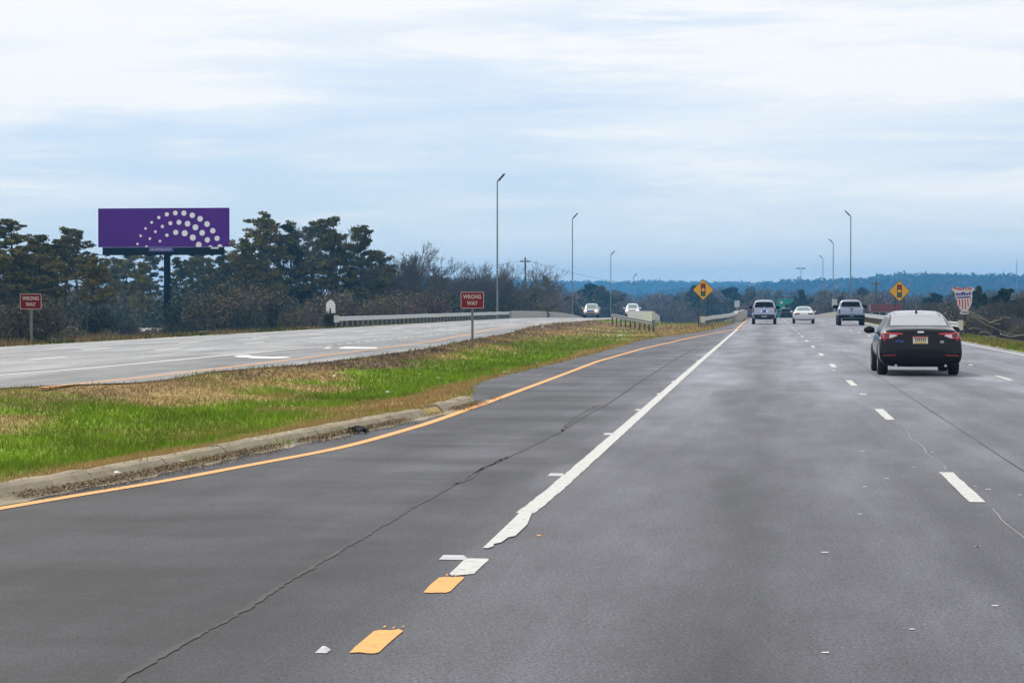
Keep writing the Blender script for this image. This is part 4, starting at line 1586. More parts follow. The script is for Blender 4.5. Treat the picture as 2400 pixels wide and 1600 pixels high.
    o = lettering('EX', .07, M['chrome'], t, (.47, .06, .765), bold=.003, width=.08)
    for o in t.children:
        if o.name.startswith('lettering'):
            hit = tree.ray_cast(Vector((o.location.x, -2, o.location.z)), Vector((0, 1, 0)))[0]
            o.location.y = hit.y - .012
    # shark fin aerial
    h = tree.ray_cast(Vector((.0, 1.62, 4)), Vector((0, 0, -1)))[0]
    MB().add([(-.03, 1.50, h.z - .01), (.03, 1.50, h.z - .01), (.02, 1.74, h.z - .01), (-.02, 1.74, h.z - .01), (0, 1.52, h.z + .075), (0, 1.56, h.z + .075)], [(0, 1, 4), (1, 2, 5, 4), (2, 3, 5), (3, 0, 4, 5), (0, 3, 2, 1)]).build('roof_aerial', M['black_trim'], t)
    mirror(t, .90, 3.05, 1.0, M['black_paint'], 1.05)
    for s_ in (-1, 1):
        MB().tube((s_ * .55, .03, .235), (s_ * .55, .3, .235), .028, n=12).build('exhaust_pipe', M['chrome'], t)
    return t


black_sedan()


def estate(kind, label, loc, rz, paint, group='cars driving on the highway'):
    """tall wagon seen from behind (SUV) or crossover seen from the front"""
    t = thing('car', label, 'car', loc, rz, group)
    W_, H_ = (.985, 1.93) if kind == 'suv' else (.90, 1.70)
    k = H_ / 1.93; kw = W_ / .985
    st = [(0.00, .50, .80, .58, .90, .66, .88, .74, .80, .78), (.05, .42, .88, .62, .975, 1.15, .95, 1.28, .90, 1.30), (.12, .40, .90, .68, .985, 1.2, .96, 1.50, .86, 1.56), (.22, .38, .91, .7, .985, 1.2, .965, 1.76, .76, 1.84), (.36, .38, .91, .7, .985, 1.2, .965, 1.82, .74, 1.92), (1.2, .38, .91, .7, .985, 1.2, .965, 1.84, .74, 1.96),
          (2.6, .38, .91, .7, .985, 1.2, .96, 1.84, .73, 1.96), (3.2, .38, .91, .7, .985, 1.18, .955, 1.78, .71, 1.89), (3.75, .38, .91, .7, .98, 1.15, .95, 1.36, .78, 1.44), (4.0, .38, .91, .7, .98, 1.12, .945, 1.2, .8, 1.26), (4.8, .40, .88, .66, .96, 1.06, .90, 1.13, .74, 1.18), (5.10, .42, .82, .62, .9, .96, .84, 1.02, .66, 1.05), (5.2, .5, .7, .6, .8, .8, .74, .84, .55, .88)]
    st = [tuple([r[0] * (.9 if kind != 'suv' else 1)] + [v * (k if i % 2 == 0 else kw) for i, v in enumerate(r[1:])]) for r in st]
    # index parity: zb, wb, zm, wm, ...
    me, tree = car_body_mesh('body', st)
    link('body', me, paint, t)
    L = st[-1][0]
    r = .39 * k
    arches(t, tree, (1.05, L - 1.05), r)
    wheels(t, (1.05, L - 1.05), W_ - .14, r, .25)
    return t, tree, L, k, kw


def silver_suv():
    x, y = G(1791, 760)
    t, tree, L, k, kw = estate('suv', 'two tone silver SUV with dark lower body in the left lane', (x, y, 0), 0, M['silver'])
    skin(tree, [[(-.90, .45), (.90, .45), (.955, .78), (-.955, .78)]], 'rear', 'bumper', M['silver_dark'], t, off=.012, n=10)
    for s_ in ('left', 'right'):
        skin(tree, [[(.1, .45), (L - .15, .45), (L - .15, .78), (.1, .78)]], s_, 'lower_cladding', M['silver_dark'], t, off=.003, n=12)
    skin(tree, [[(-.76, 1.33), (.76, 1.33), (.66, 1.76), (-.66, 1.76)]], 'rear', 'rear_window', M['glass_tint'], t, n=8)
    for s_ in (-1, 1):
        f = (lambda q: q) if s_ > 0 else mir
        skin(tree, [f([(.82, .92), (.93, .92), (.91, 1.32), (.79, 1.30)])], 'rear', 'tail_light', M['tail_dark'], t, off=.012)
        o = MB().tube((s_ * .62, .5, 1.97), (s_ * .62, 2.9, 1.97), .025).build('roof_rail', M['silver_dark'], t)
    skin(tree, [[(-.30, .97), (.30, .97), (.27, 1.10), (-.27, 1.10)]], 'rear', 'plate_surround', M['chrome'], t, off=.012)
    skin(tree, [[(-.16, .95), (.16, .95), (.16, 1.12), (-.16, 1.12)]], 'rear', 'number_plate', M['blue_mark'], t, off=.018)
    skin(tree, [[(-.22, .60), (.22, .60), (.22, .66), (-.22, .66)]], 'rear', 'bumper_step', M['plate_white'], t, off=.02)
    skin(tree, [[(-.025, 1.3), (.025, 1.3), (.025, 1.42), (-.025, 1.42)]], 'rear', 'wiper_hub', M['silver'], t, off=.02, n=2)
    for s_ in ('left', 'right'):
        skin(tree, [[(.4, 1.28), (1.6, 1.28), (1.6, 1.72), (.5, 1.72)]], s_, 'side_window', M['glass_tint'], t)
        skin(tree, [[(1.7, 1.28), (3.5, 1.28), (3.1, 1.72), (1.7, 1.72)]], s_, 'side_window', M['glass_tint'], t)
    skin(tree, [[(-.62, 3.9), (.62, 3.9), (.6, 3.25), (-.6, 3.25)]], 'top', 'windscreen', M['glass'], t)
    mirror(t, .97, 3.45, 1.33, M['black_trim'], 1.5)


silver_suv()


def sedan(label, loc, rz, paint, front=False, group='cars driving on the highway', name='car'):
    t = thing(name, label, 'car', loc, rz, group)
    st = [(0.00, .42, .66, .50, .76, .60, .74, .66, .66, .68), (0.05, .34, .78, .52, .87, .72, .85, .82, .76, .85), (0.12, .30, .82, .55, .89, .84, .86, .93, .76, .96), (0.5, .28, .85, .6, .895, .88, .86, .97, .72, 1.0), (.85, .28, .86, .6, .90, .90, .86, 1.0, .70, 1.05), (1.15, .28, .86, .6, .90, .91, .86, 1.18, .63, 1.24), (1.55, .28, .86, .6, .90, .92, .86, 1.33, .58, 1.41), (2.2, .28, .86, .6, .90, .92, .86, 1.36, .58, 1.445), (2.8, .28, .86, .6, .90, .92, .86, 1.32, .58, 1.41),
          (3.2, .28, .86, .6, .90, .91, .86, 1.12, .64, 1.18), (3.6, .28, .86, .6, .895, .88, .85, .95, .70, 1.0), (4.4, .28, .82, .56, .87, .76, .80, .80, .62, .85), (4.7, .32, .74, .52, .8, .64, .72, .68, .52, .71), (4.78, .42, .6, .5, .7, .56, .62, .6, .45, .62)]
    me, tree = car_body_mesh('body', st)
    link('body', me, paint, t)
    arches(t, tree, (1.0, 3.75), .32)
    wheels(t, (1.0, 3.75), .78, .32, .2)
    skin(tree, [[(-.60, 1.06), (.60, 1.06), (.50, 1.36), (-.50, 1.36)]], 'rear', 'rear_window', M['glass_green'], t, n=8)
    skin(tree, [[(-.60, 1.05), (.60, 1.05), (.50, 1.36), (-.50, 1.36)]], 'front', 'windscreen', M['glass_green'], t, n=8)
    for s_ in (-1, 1):
        f = (lambda q: q) if s_ > 0 else mir
        skin(tree, [f([(.28, .76), (.84, .72), (.84, .88), (.36, .86)])], 'rear', 'tail_light', M['tail_dark'], t, off=.012)
        skin(tree, [f([(.45, .60), (.8, .60), (.8, .72), (.45, .72)])], 'front', 'headlight', M['chrome'], t, off=.012)
    skin(tree, [[(-.16, .73), (.16, .73), (.16, .84), (-.16, .84)]], 'rear', 'number_plate', M['plate_white'], t, off=.012)
    skin(tree, [[(-.80, .30), (.80, .30), (.80, .36), (-.80, .36)]], 'rear', 'lower_bumper', M['black_trim'], t, off=.01, n=8)
    skin(tree, [[(-.84, .60), (.84, .60), (.84, .62), (-.84, .62)]], 'rear', 'bumper_seam', M['silver_dark'], t, off=.006, n=8)
    skin(tree, [[(-.4, .48), (.4, .48), (.42, .62), (-.42, .62)]], 'front', 'grille', M['black_trim'], t, off=.01)
    for sd_ in ('left', 'right'):
        skin(tree, [[(1.1, .96), (2.1, .96), (2.1, 1.28), (1.5, 1.26)]], sd_, 'side_window', M['glass_tint'], t)
        skin(tree, [[(2.18, .96), (3.3, .96), (2.85, 1.24), (2.18, 1.28)]], sd_, 'side_window', M['glass_tint'], t)
    mirror(t, .86, 2.95, .98, paint, .9)
    return t


x, y = G(1884, 758.5)
wsed = sedan('white sedan with dark red tail lights in the middle of the distant traffic', (x, y, 0), 0, M['white_car'])


def pickup(label, loc, rz, paint, dark=False, group='cars driving on the highway'):
    t = thing('pickup_truck', label, 'pickup', loc, rz, group)
    st = [(0.00, .55, .80, .70, .93, 1.15, .93, 1.27, .88, 1.28), (.04, .50, .84, .72, .98, 1.18, .975, 1.31, .94, 1.32), (.5, .50, .86, .74, .99, 1.18, .98, 1.31, .95, 1.32), (1.85, .50, .86, .74, .99, 1.18, .98, 1.31, .95, 1.32), (1.93, .48, .87, .74, .99, 1.18, .98, 1.36, .90, 1.42), (2.05, .46, .88, .74, .99, 1.2, .97, 1.80, .76, 1.88), (2.3, .46, .88, .74, .99, 1.2, .97, 1.84, .76, 1.95), (3.2, .46, .88, .74, .99, 1.2, .97, 1.84, .76, 1.95), (3.6, .46, .88, .74, .99, 1.2, .965, 1.76, .74, 1.86),
          (4.1, .46, .88, .74, .985, 1.18, .96, 1.38, .80, 1.44), (4.35, .46, .88, .74, .985, 1.18, .96, 1.26, .84, 1.32), (5.2, .48, .86, .72, .97, 1.12, .93, 1.2, .78, 1.25), (5.6, .5, .8, .7, .92, 1.0, .88, 1.08, .7, 1.12), (5.7, .6, .7, .72, .82, .9, .78, .95, .6, .98)]
    me, tree = car_body_mesh('body', st)
    link('body', me, paint, t)
    arches(t, tree, (1.15, 4.65), .41)
    wheels(t, (1.15, 4.65), .86, .41, .27)
    skin(tree, [[(-.72, 1.40), (.72, 1.40), (.64, 1.78), (-.64, 1.78)]], 'rear', 'rear_window', M['glass_tint'], t, n=8)
    skin(tree, [[(-.80, .15), (.80, .15), (.80, 1.78), (-.80, 1.78)]], 'top', 'load_bed', M['black_trim'], t, n=6)
    skin(tree, [[(-.66, 4.2), (.66, 4.2), (.62, 3.65), (-.62, 3.65)]], 'top', 'windscreen', M['glass'], t)
    for s_ in (-1, 1):
        f = (lambda q: q) if s_ > 0 else mir
        skin(tree, [f([(.84, .92), (.955, .92), (.945, 1.26), (.84, 1.26)])], 'rear', 'tail_light', M['tail_dark'] if not dark else M['tail_red'], t, off=.014)
        skin(tree, [f([(.55, .78), (.9, .78), (.9, 1.0), (.55, 1.0)])], 'front', 'headlight', M['tail_white'], t, off=.014)
    MB().box(-.96, -.16, .58, .96, .10, .80).build('rear_bumper', M['black_trim'], t)
    MB().box(-.7, .1, .36, .7, .4, .60).build('spare_wheel_carrier', M['black_trim'], t)
    MB().box(-.14, -.175, .64, .14, -.165, .76).build('number_plate', M['plate_green'], t)
    skin(tree, [[(-.12, 1.18), (.12, 1.18), (.12, 1.26), (-.12, 1.26)]], 'rear', 'tailgate_handle', M['black_trim'], t, off=.02)
    skin(tree, [[(-.09, 1.03), (.09, 1.03), (.07, 1.09), (-.07, 1.09)]], 'rear', 'badge', M['silver_dark'], t, off=.02)
    skin(tree, [[(-.80, .86), (.80, .86), (.80, .875), (-.80, .875)]], 'rear', 'tailgate_seam', M['silver_dark'], t, off=.01, n=8)
    skin(tree, [[(-.08, 1.86), (.08, 1.86), (.08, 1.90), (-.08, 1.90)]], 'rear', 'brake_lamp', M['tail_red'], t, off=.01)
    for sd_ in ('left', 'right'):
        skin(tree, [[(2.2, 1.3), (3.1, 1.3), (3.1, 1.74), (2.3, 1.74)]], sd_, 'side_window', M['glass_tint'], t)
        skin(tree, [[(3.18, 1.3), (4.0, 1.3), (3.6, 1.70), (3.18, 1.74)]], sd_, 'side_window', M['glass_tint'], t)
        skin(tree, [[(.1, .5), (5.5, .5), (5.5, .74), (.1, .74)]], sd_, 'sill_cladding', M['silver_dark'], t, n=10, off=.002)
    mirror(t, .98, 3.85, 1.4, M['black_trim'], 1.8)
    return t


x, y = G(1996, 763)
pickup('silver pickup truck with a dark bumper in the right lane', (x, y, 0), 0, M['silver'])
p = D(1843, 712, 330)
pickup('dark pickup half hidden beyond the crest in front of the green sign', (p.x, p.y, float(roadz(330)) - .05), 0, M['black_paint'], True)


def oncoming(px, dep, label, paint, zoff, lamp, black_grille):
    p = D(px, 712, dep)
    t, tree, L, k, kw = estate('x', label, (p.x, p.y, float(roadz(p.y)) + zoff), math.pi + R(2), paint)
    # the model's front looks along +y, so the thing is turned to face the camera
    t.location = (p.x - .0, p.y + L * .98, t.location.z)
    skin(tree, [[(-.62 * kw, 1.26 * k), (.62 * kw, 1.26 * k), (.60 * kw, 1.78 * k), (-.60 * kw, 1.78 * k)]], 'front', 'windscreen', M['glass_green'], t, n=8, off=.02)
    for s_ in (-1, 1):
        f = (lambda q: q) if s_ > 0 else mir
        skin(tree, [f([(.52 * kw, .86 * k), (.86 * kw, .86 * k), (.86 * kw, 1.04 * k), (.52 * kw, 1.02 * k)])], 'front', 'headlight', M[lamp], t, off=.02)
    skin(tree, [[(-.42, .78 * k), (.42, .78 * k), (.46, 1.03 * k), (-.46, 1.03 * k)]], 'front', 'grille', M['black_trim'] if black_grille else M['blue_mark'], t, off=.018)
    skin(tree, [[(-.5, .52 * k), (.5, .52 * k), (.55, .66 * k), (-.55, .66 * k)]], 'front', 'lower_grille', M['black_trim'], t, off=.018)
    for s_ in ('left', 'right'):
        skin(tree, [[(.4, 1.28 * k), (1.6, 1.28 * k), (1.6, 1.70 * k), (.5, 1.70 * k)]], s_, 'side_window', M['glass_tint'], t)
        skin(tree, [[(1.7, 1.28 * k), (3.1, 1.28 * k), (2.8, 1.70 * k), (1.7, 1.70 * k)]], s_, 'side_window', M['glass_tint'], t)
    mirror(t, .9, 3.15, 1.3 * k, paint, 1.2)


oncoming(1381, 246, 'oncoming champagne SUV with glowing yellow headlights', M['champagne'], 0, 'headlamp_on', False)
oncoming(1478, 258, 'oncoming white vehicle with a black grille half hidden by the median barrier', M['white_car'], .05, 'headlamp_white', True)

# parked vehicles glimpsed through the pines
for px0, px1, d0, d1 in ((60, 600, 226, 262),):
    c = [D(px0, 712, d0), D(px1, 712, d0), D(px1, 712, d1), D(px0, 712, d1)]
    MB().add([(p.x, p.y, -1.38) for p in c] + [(p.x, p.y, -2.2) for p in c], [(0, 1, 2, 3), (0, 4, 5, 1), (1, 5, 6, 2), (2, 6, 7, 3), (3, 7, 4, 0)]).build('parking_lot', M['lot'], kind='structure', label='pale parking lot glimpsed through the brush beyond the opposite road')
for i, (px, dep, rz, lb) in enumerate(((322, 238, 80, 'white car parked behind the brush left of the billboard pole'), (372, 246, 95, 'white car parked immediately beside the billboard pole behind the brush'), (165, 232, 70, 'white car glimpsed low between the pines right of the left WRONG WAY sign'))):
    p = D(px, 712, dep)
    c = copy_tree(wsed)
    c.name = 'parked_car'
    c.location = (p.x, p.y, gz(p.x, p.y) + .05)
    c.rotation_euler = (0, 0, R(rz))
    c['label'] = lb
    c['group'] = 'cars parked beyond the pines'


# ------------------------------------------------------------------ billboard
def billboard():
    dep = 228
    k = dep / F
    p = D(389, 712, dep)
    z0 = gz(p.x, p.y)
    t = thing('billboard', 'purple billboard with an arc of white dots on a single dark pole', 'billboard', (p.x, p.y, z0), 0)
    zz = lambda y: CH + (712 - y) * k - z0
    xx = lambda x: (x - 389) * k
    MB().prism([(xx(225.5), zz(579)), (xx(540), zz(579)), (xx(540), zz(488)), (xx(225.5), zz(488))], 0, .35).build('panel', M['purple'], t)
    sc = 600 / 2352
    dots = [(1258, 437, 11), (1288, 363, 12), (1334, 296, 12), (1392, 240, 13), (1460, 196, 15), (1536, 167, 19), (1616, 155, 22), (1697, 157, 24), (1776, 177, 25), (1849, 210, 26), (1914, 258, 26), (1968, 319, 25), (2008, 389, 24), (2034, 466, 23),
            (1342, 462, 11), (1375, 389, 12), (1427, 326, 13), (1493, 278, 15), (1569, 249, 19), (1650, 241, 23), (1731, 254, 26), (1805, 287, 27), (1868, 338, 26), (1917, 403, 25), (1946, 470, 18),
            (1470, 412, 12), (1536, 358, 16), (1619, 333, 24), (1704, 341, 28), (1780, 381, 28), (1836, 447, 27)]
    zb = zz(579) + .01
    for cx, cy, r in dots:
        c = [(xx(cx * sc) + r * sc * k * math.cos(a * math.pi / 12), zz(460 + cy * sc) + r * sc * k * math.sin(a * math.pi / 12)) for a in range(24)]
        c = [(a, max(b, zb)) for a, b in c]
        u = []
        for q in c:
            if not u or (abs(q[0] - u[-1][0]) + abs(q[1] - u[-1][1])) > 1e-4: u.append(q)
        # merge the flat run along the board's bottom edge
        u = [q for i, q in enumerate(u) if not (q[1] <= zb + 1e-6 and u[i - 1][1] <= zb + 1e-6 and u[(i + 1) % len(u)][1] <= zb + 1e-6)]
        MB().prism(u, -.03, -.002).build('dot', M['dot_white'], t)
    MB().box(xx(236), -.02, zz(597), xx(527), .5, zz(579.5)).build('apron', M['bb_black'], t)
    MB().box(xx(230), -.9, zz(598) , xx(530), -.1, zz(597) ).build('catwalk', M['bb_black'], t)
    MB().box(xx(240), .9, zz(597), xx(522), 1.3, zz(582)).build('rear_truss', M['bb_black'], t)
    MB().tube((0, .5, -.6), (0, .5, zz(585)), 8.2 * k, 7.8 * k, 20).build('pole', M['bb_pole'], t, smooth=True)
    n = MB().box(xx(348), -.10, zz(590), xx(408), -.03, zz(580.5)).build('nameplate', M['bb_blue'], t)
    o = lettering('OUTFRONT', .38, M['bb_lilac'], t, (xx(378), -.115, zz(585.2)), bold=.012, width=52 * k)
    MB().box(xx(498), -.10, zz(583.5), xx(516), -.03, zz(580.5)).build('number_plate', M['dot_white'], t)
    for x_ in (250, 300, 350, 400, 450, 500):
        MB().box(xx(x_), -.9, zz(598) - .1, xx(x_) + .12, .3, zz(598)).build('bracket', M['bb_black'], t)


billboard()

# ------------------------------------------------------------------ buildings
def gable_house(px, dep, w, d, hw, hr, label, wall, roof, rz, z=None):
    p = D(px, 712, dep)
    z0 = gz(p.x, p.y) if z is None else z
    t = thing('house', label, 'house', (p.x, p.y, z0), R(rz))
    MB().box(-w / 2, -d / 2, -1, w / 2, d / 2, hw).build('wall', wall, t)
    e = .4
    vs = [(-w / 2 - e, -d / 2 - e, hw - .1), (w / 2 + e, -d / 2 - e, hw - .1), (w / 2 + e, 0, hr), (-w / 2 - e, 0, hr), (-w / 2 - e, d / 2 + e, hw - .1), (w / 2 + e, d / 2 + e, hw - .1)]
    MB().add(vs, [(0, 1, 2, 3), (3, 2, 5, 4), (0, 3, 4), (1, 5, 2), (0, 4, 5, 1)]).build('roof', roof, t)
    for x_ in (-w * .3, 0, w * .3):
        f = MB().box(x_ - .5, -d / 2 - .05, 1.0, x_ + .5, -d / 2 - .003, 2.1).build('window', M['white_wall'], t)
        MB().box(x_ - .42, -d / 2 - .06, 1.08, x_ + .42, -d / 2 - .052, 2.02).build('pane', M['glass_tint'], f)


gable_house(545, 330, 12, 9, 2.9, 5.2, 'house with a grey roof glimpsed between the pines right of the billboard', M['house_wall'], M['grey_roof'], 25)
p = D(2077, 712, 380)
t = thing('shop_building', 'low red building beyond the guardrail beside the brown utility pole', 'building', (p.x, p.y, gz(p.x, p.y)))
zt = CH + (712 - 713) * 380 / F - t.location.z
MB().box(-2.6, 0, -1, 2.6, 8, zt - .8).build('wall', M['house_wall'], t)
MB().box(-2.75, -.15, zt - 1.3, 2.75, 8.1, zt).build('red_fascia', M['red_wall'], t)
for i in range(4):
    MB().box(-2.2 + 1.15 * i, -.05, zt - 3.2, -1.3 + 1.15 * i, -.003, zt - 1.5).build('window', M['glass_tint'], t)


# ------------------------------------------------------------------ trees
def prisms(segs, n=3):
    """segs array (k, 8): p0 p1 r0 r1 -> verts, faces of n sided prisms"""
    P0 = segs[:, :3]; P1 = segs[:, 3:6]; r0 = segs[:, 6]; r1 = segs[:, 7]
    d = P1 - P0
    L = np.linalg.norm(d, axis=1, keepdims=True) + 1e-9
    d = d / L
    ref = np.where(np.abs(d[:, 2:3]) > .9, np.array([[1., 0, 0]]), np.array([[0, 0, 1.]]))
    a = np.cross(d, ref); a /= np.linalg.norm(a, axis=1, keepdims=True) + 1e-9
    b = np.cross(d, a)
    V = []
    for P, r in ((P0, r0), (P1, r1)):
        for i in range(n):
            t = 2 * np.pi * i / n
            V.append(P + (a * np.cos(t) + b * np.sin(t)) * r[:, None])
    V = np.stack(V, 1)                      # k, 2n, 3
    k = len(segs)
    base = np.arange(k)[:, None] * 2 * n
    fs = np.concatenate([np.stack([base[:, 0] + i, base[:, 0] + (i + 1) % n, base[:, 0] + n + (i + 1) % n, base[:, 0] + n + i], -1) for i in range(n)])
    return V.reshape(-1, 3), fs


def tufts(C, size, rng, flat=1.0):
    """random triangles about centres C"""
    n = len(C)
    a = rng.normal(0, 1, (n, 3)); a /= np.linalg.norm(a, axis=1, keepdims=True)
    b = rng.normal(0, 1, (n, 3)); b -= (b * a).sum(1, keepdims=True) * a; b /= np.linalg.norm(b, axis=1, keepdims=True)
    s = (size * (.6 + .8 * rng.random(n)))[:, None] if np.isscalar(size) else size[:, None]
    V = np.stack([C + a * s, C - a * s * .5 + b * s * .6, C - a * s * .5 - b * s * .6], 1)
    return V.reshape(-1, 3)


def pine_meshes(seed, h, crown0=.45, spread=.20, dens=1.0, tuft=.20):
    r = np.random.default_rng(seed)
    segs = []
    bend_ = r.normal(0, .02 * h, 2)
    tp = lambda f: np.array([bend_[0] * math.sin(f * 2.2), bend_[1] * math.sin(f * 2.6), h * f])
    rr = .018 * h
    fr = np.linspace(0, .98, 9)
    for f0, f1 in zip(fr[:-1], fr[1:]):
        segs.append(np.r_[tp(f0), tp(f1), rr * (1 - f0 * .85), rr * (1 - f1 * .85)])
    cents = []
    nl = int(30 * dens) + 8
    lobes = r.random(4) * 6.28
    for i in range(nl):
        f = crown0 + (1 - crown0) * (i + r.random()) / nl
        u = (f - crown0) / (1 - crown0)
        prof = (.55 + .65 * math.sin(math.pi * min(1, u * .85 + .18))) * (1 - u ** 3 * .75)
        ang = r.random() * 6.28
        L = h * spread * prof * (.55 + .65 * r.random()) * (1 + .3 * math.cos(ang - lobes[0]))
        d = np.array([math.cos(ang), math.sin(ang), .12 + .55 * u + r.normal(0, .12)])
        p0 = tp(f); p1 = p0 + d * L
        mid = (p0 + p1) / 2 - np.array([0, 0, .06 * L])
        segs.append(np.r_[p0, mid, rr * .26 * (1.3 - u), rr * .18]); segs.append(np.r_[mid, p1, rr * .18, rr * .06])
        nk = int(2 + 1.7 * L)
        for k in range(nk):
            q = .38 + .66 * (k + r.random()) / nk
            c = p0 + d * L * q + r.normal(0, .11 * L + .12, 3) * np.array([1, 1, .5])
            if r.random() < .93:
                m = int(26 + 16 * r.random())
                rad = .30 + .30 * r.random()
                pts = r.normal(0, 1, (m, 3)); pts /= np.linalg.norm(pts, axis=1, keepdims=True)
                pts *= rad * (r.random((m, 1)) ** .5) * np.array([[1.2, 1.2, .5]])
                cents.append(c + pts)
    # crown tip
    m = 40
    cents.append(tp(.98) + r.normal(0, .3, (m, 3)) * np.array([[.8, .8, 1]]))
    # dead lower stubs
    for i in range(6):
        f = crown0 * (.5 + .5 * r.random()); a = r.random() * 6.28
        p0 = tp(f); segs.append(np.r_[p0, p0 + np.array([math.cos(a), math.sin(a), -.1]) * (.5 + r.random()), .03, .012])
    V, Fq = prisms(np.array(segs), 5)
    C = np.concatenate(cents)
    T = tufts(C, tuft, r)
    return (V, Fq), T


def bare_meshes(seed, h, spread=.5, depth=5, thin=.007, start=.25, twigs=True):
    r = np.random.default_rng(seed)
    segs = []

    def grow(p, d, L, rad, lev):
        d = d / np.linalg.norm(d)
        m = p + d * L * .5 + r.normal(0, .05 * L, 3)
        q = m + (d + r.normal(0, .12, 3)) * L * .5
        segs.append(np.r_[p, m, rad, rad * .82]); segs.append(np.r_[m, q, rad * .82, rad * .6])
        if lev == 0: return
        for i in range(3 if lev > 1 else 4):
            nd = d + r.normal(0, spread, 3) + np.array([0, 0, .22])
            st = m if (i == 0) else q
            grow(st, nd, L * (.62 + .2 * r.random()), rad * .55, lev - 1)
    p = np.array([0., 0, -.3])
    t1 = np.array([0, 0, h * start])
    segs.append(np.r_[p, t1, h * .020, h * .016])
    for i in range(4):
        a = i * 1.57 + r.random()
        grow(t1, np.array([math.cos(a) * .55, math.sin(a) * .55, 1.0]), h * .24, h * .011, depth - 1)
    S_ = np.array(segs)
    S_[:, 6:] = np.maximum(S_[:, 6:], thin)
    return prisms(S_, 3)


def brush_mesh(seed, w, h, n=900, size=.18, leafy=.5):
    r = np.random.default_rng(seed)
    # stems from the ground spreading into a ragged dome
    segs = []
    k = int(n * (1 - leafy))
    for i in range(k // 6):
        a = r.random() * 6.28; rad = (r.random() ** .6) * w * .35
        b = np.array([math.cos(a) * rad, math.sin(a) * rad, -.2])
        hh = h * (.5 + .55 * r.random()) * (1 - .35 * (rad / (w * .35)) ** 2)
        e = b + np.array([math.cos(a) * w * .16 + r.normal(0, .2), math.sin(a) * w * .16 + r.normal(0, .2), hh])
        segs.append(np.r_[b, e, .03, .012])
        for j in range(5):
            f = .35 + .6 * r.random()
            s = b + (e - b) * f
            segs.append(np.r_[s, s + r.normal(0, 1, 3) * np.array([.5, .5, .35]) * w * .13 + np.array([0, 0, .12 * h]), .014, .007])
    V, Fq = prisms(np.array(segs), 3)
    m = int(n * leafy * 2.2)
    pts = r.normal(0, 1, (m, 3)); pts /= np.linalg.norm(pts, axis=1, keepdims=True)
    pts *= (r.random((m, 1)) ** .4)
    lump = 1 + .25 * np.sin(pts[:, 0:1] * 5 + seed) * np.cos(pts[:, 1:2] * 4 + seed * 2)
    C = pts * lump * np.array([[w * .5, w * .5, h * .5]]) + np.array([[0, 0, h * .46]])
    T = tufts(C, size, r)
    return (V, Fq), T


def tree_protos(kind, n, fn):
    out = []
    for i in range(n):
        (V, Fq), T = fn(i)
        a = mesh_np(kind + '_trunk', V, Fq, 4)
        b = mesh_np(kind + '_crown', T, np.arange(len(T)), 3) if T is not None else None
        out.append((a, b))
    return out


PINE = tree_protos('pine', 7, lambda i: pine_meshes(100 + i, 15, crown0=[.42, .5, .35, .55, .45, .3, .6][i], spread=[.20, .17, .22, .15, .19, .2, .16][i], dens=[1.2, .9, 1.3, .8, 1.1, 1.35, .75][i]))
PINEF = tree_protos('far_pine', 4, lambda i: pine_meshes(200 + i, 15, crown0=.28, spread=.22, dens=.55, tuft=.55))
BARE = [(mesh_np('bare_tree', *bare_meshes(300 + i, 12, depth=7, thin=.012, spread=.40), 4), None) for i in range(4)]


def far_bare(i):
    V, Fq = bare_meshes(400 + i, 12, depth=4, thin=.05, spread=.55)
    r = np.random.default_rng(i + 50)
    m = 1500
    pts = r.normal(0, 1, (m, 3)); pts /= np.linalg.norm(pts, axis=1, keepdims=True)
    pts *= r.random((m, 1)) ** .45
    lump = 1 + .3 * np.sin(pts[:, 0:1] * 4 + i) * np.cos(pts[:, 2:3] * 4 + i * 2)
    C = pts * lump * np.array([[4.4, 4.4, 4.8]]) + np.array([[0, 0, 7.6]])
    a = r.normal(0, 1, (m, 3)); a[:, 2] = np.abs(a[:, 2]) + .4; a /= np.linalg.norm(a, axis=1, keepdims=True)
    b = np.cross(a, r.normal(0, 1, (m, 3))); b /= np.linalg.norm(b, axis=1, keepdims=True) + 1e-9
    T = np.stack([C + a * .75, C - a * .55 + b * .13, C - a * .55 - b * .13], 1).reshape(-1, 3)
    return (V, Fq), T


BAREF = tree_protos('leafless_tree', 5, far_bare)
BRUSH = tree_protos('brush', 6, lambda i: brush_mesh(500 + i, 5.5, 4.2, n=1500, size=.15, leafy=[.5, .6, .45, .7, .5, .55][i]))


HT = {}


def place(proto, x, y, h, h0, mt, mc, name, label, cat, group, sx=1.0, zoff=0.0, parts=('trunk', 'crown')):
    z = gz(x, y) + zoff
    key = proto[0].name
    if key not in HT:
        HT[key] = max(max(v.co.z for v in me.vertices) for me in proto if me is not None)
    h0 = HT[key]
    rz = random.random() * 6.28
    k = h / h0
    if proto[1] is None:
        o = bpy.data.objects.new(name, proto[0]); COL.objects.link(o)
        if not o.data.materials: o.data.materials.append(mt)
        o.location = (x, y, z); o.rotation_euler = (0, 0, rz); o.scale = (k * sx, k * sx, k)
        o.material_slots[0].link = 'OBJECT'; o.material_slots[0].material = mt
        return tag(o, label, cat, group)
    t = thing(name, label, cat, (x, y, z), rz, group)
    t.scale = (k * sx, k * sx, k)
    for me, m, nm in ((proto[0], mt, parts[0]), (proto[1], mc, parts[1])):
        if not me.materials: me.materials.append(m)
        o = bpy.data.objects.new(nm, me); COL.objects.link(o); o.parent = t
        o.material_slots[0].link = 'OBJECT'; o.material_slots[0].material = m
    return t


def at(px, top_py, dep):
    p = D(px, 712, dep)
    h = CH + (712 - top_py) * dep / F - gz(p.x, p.y)
    return p.x, p.y, h


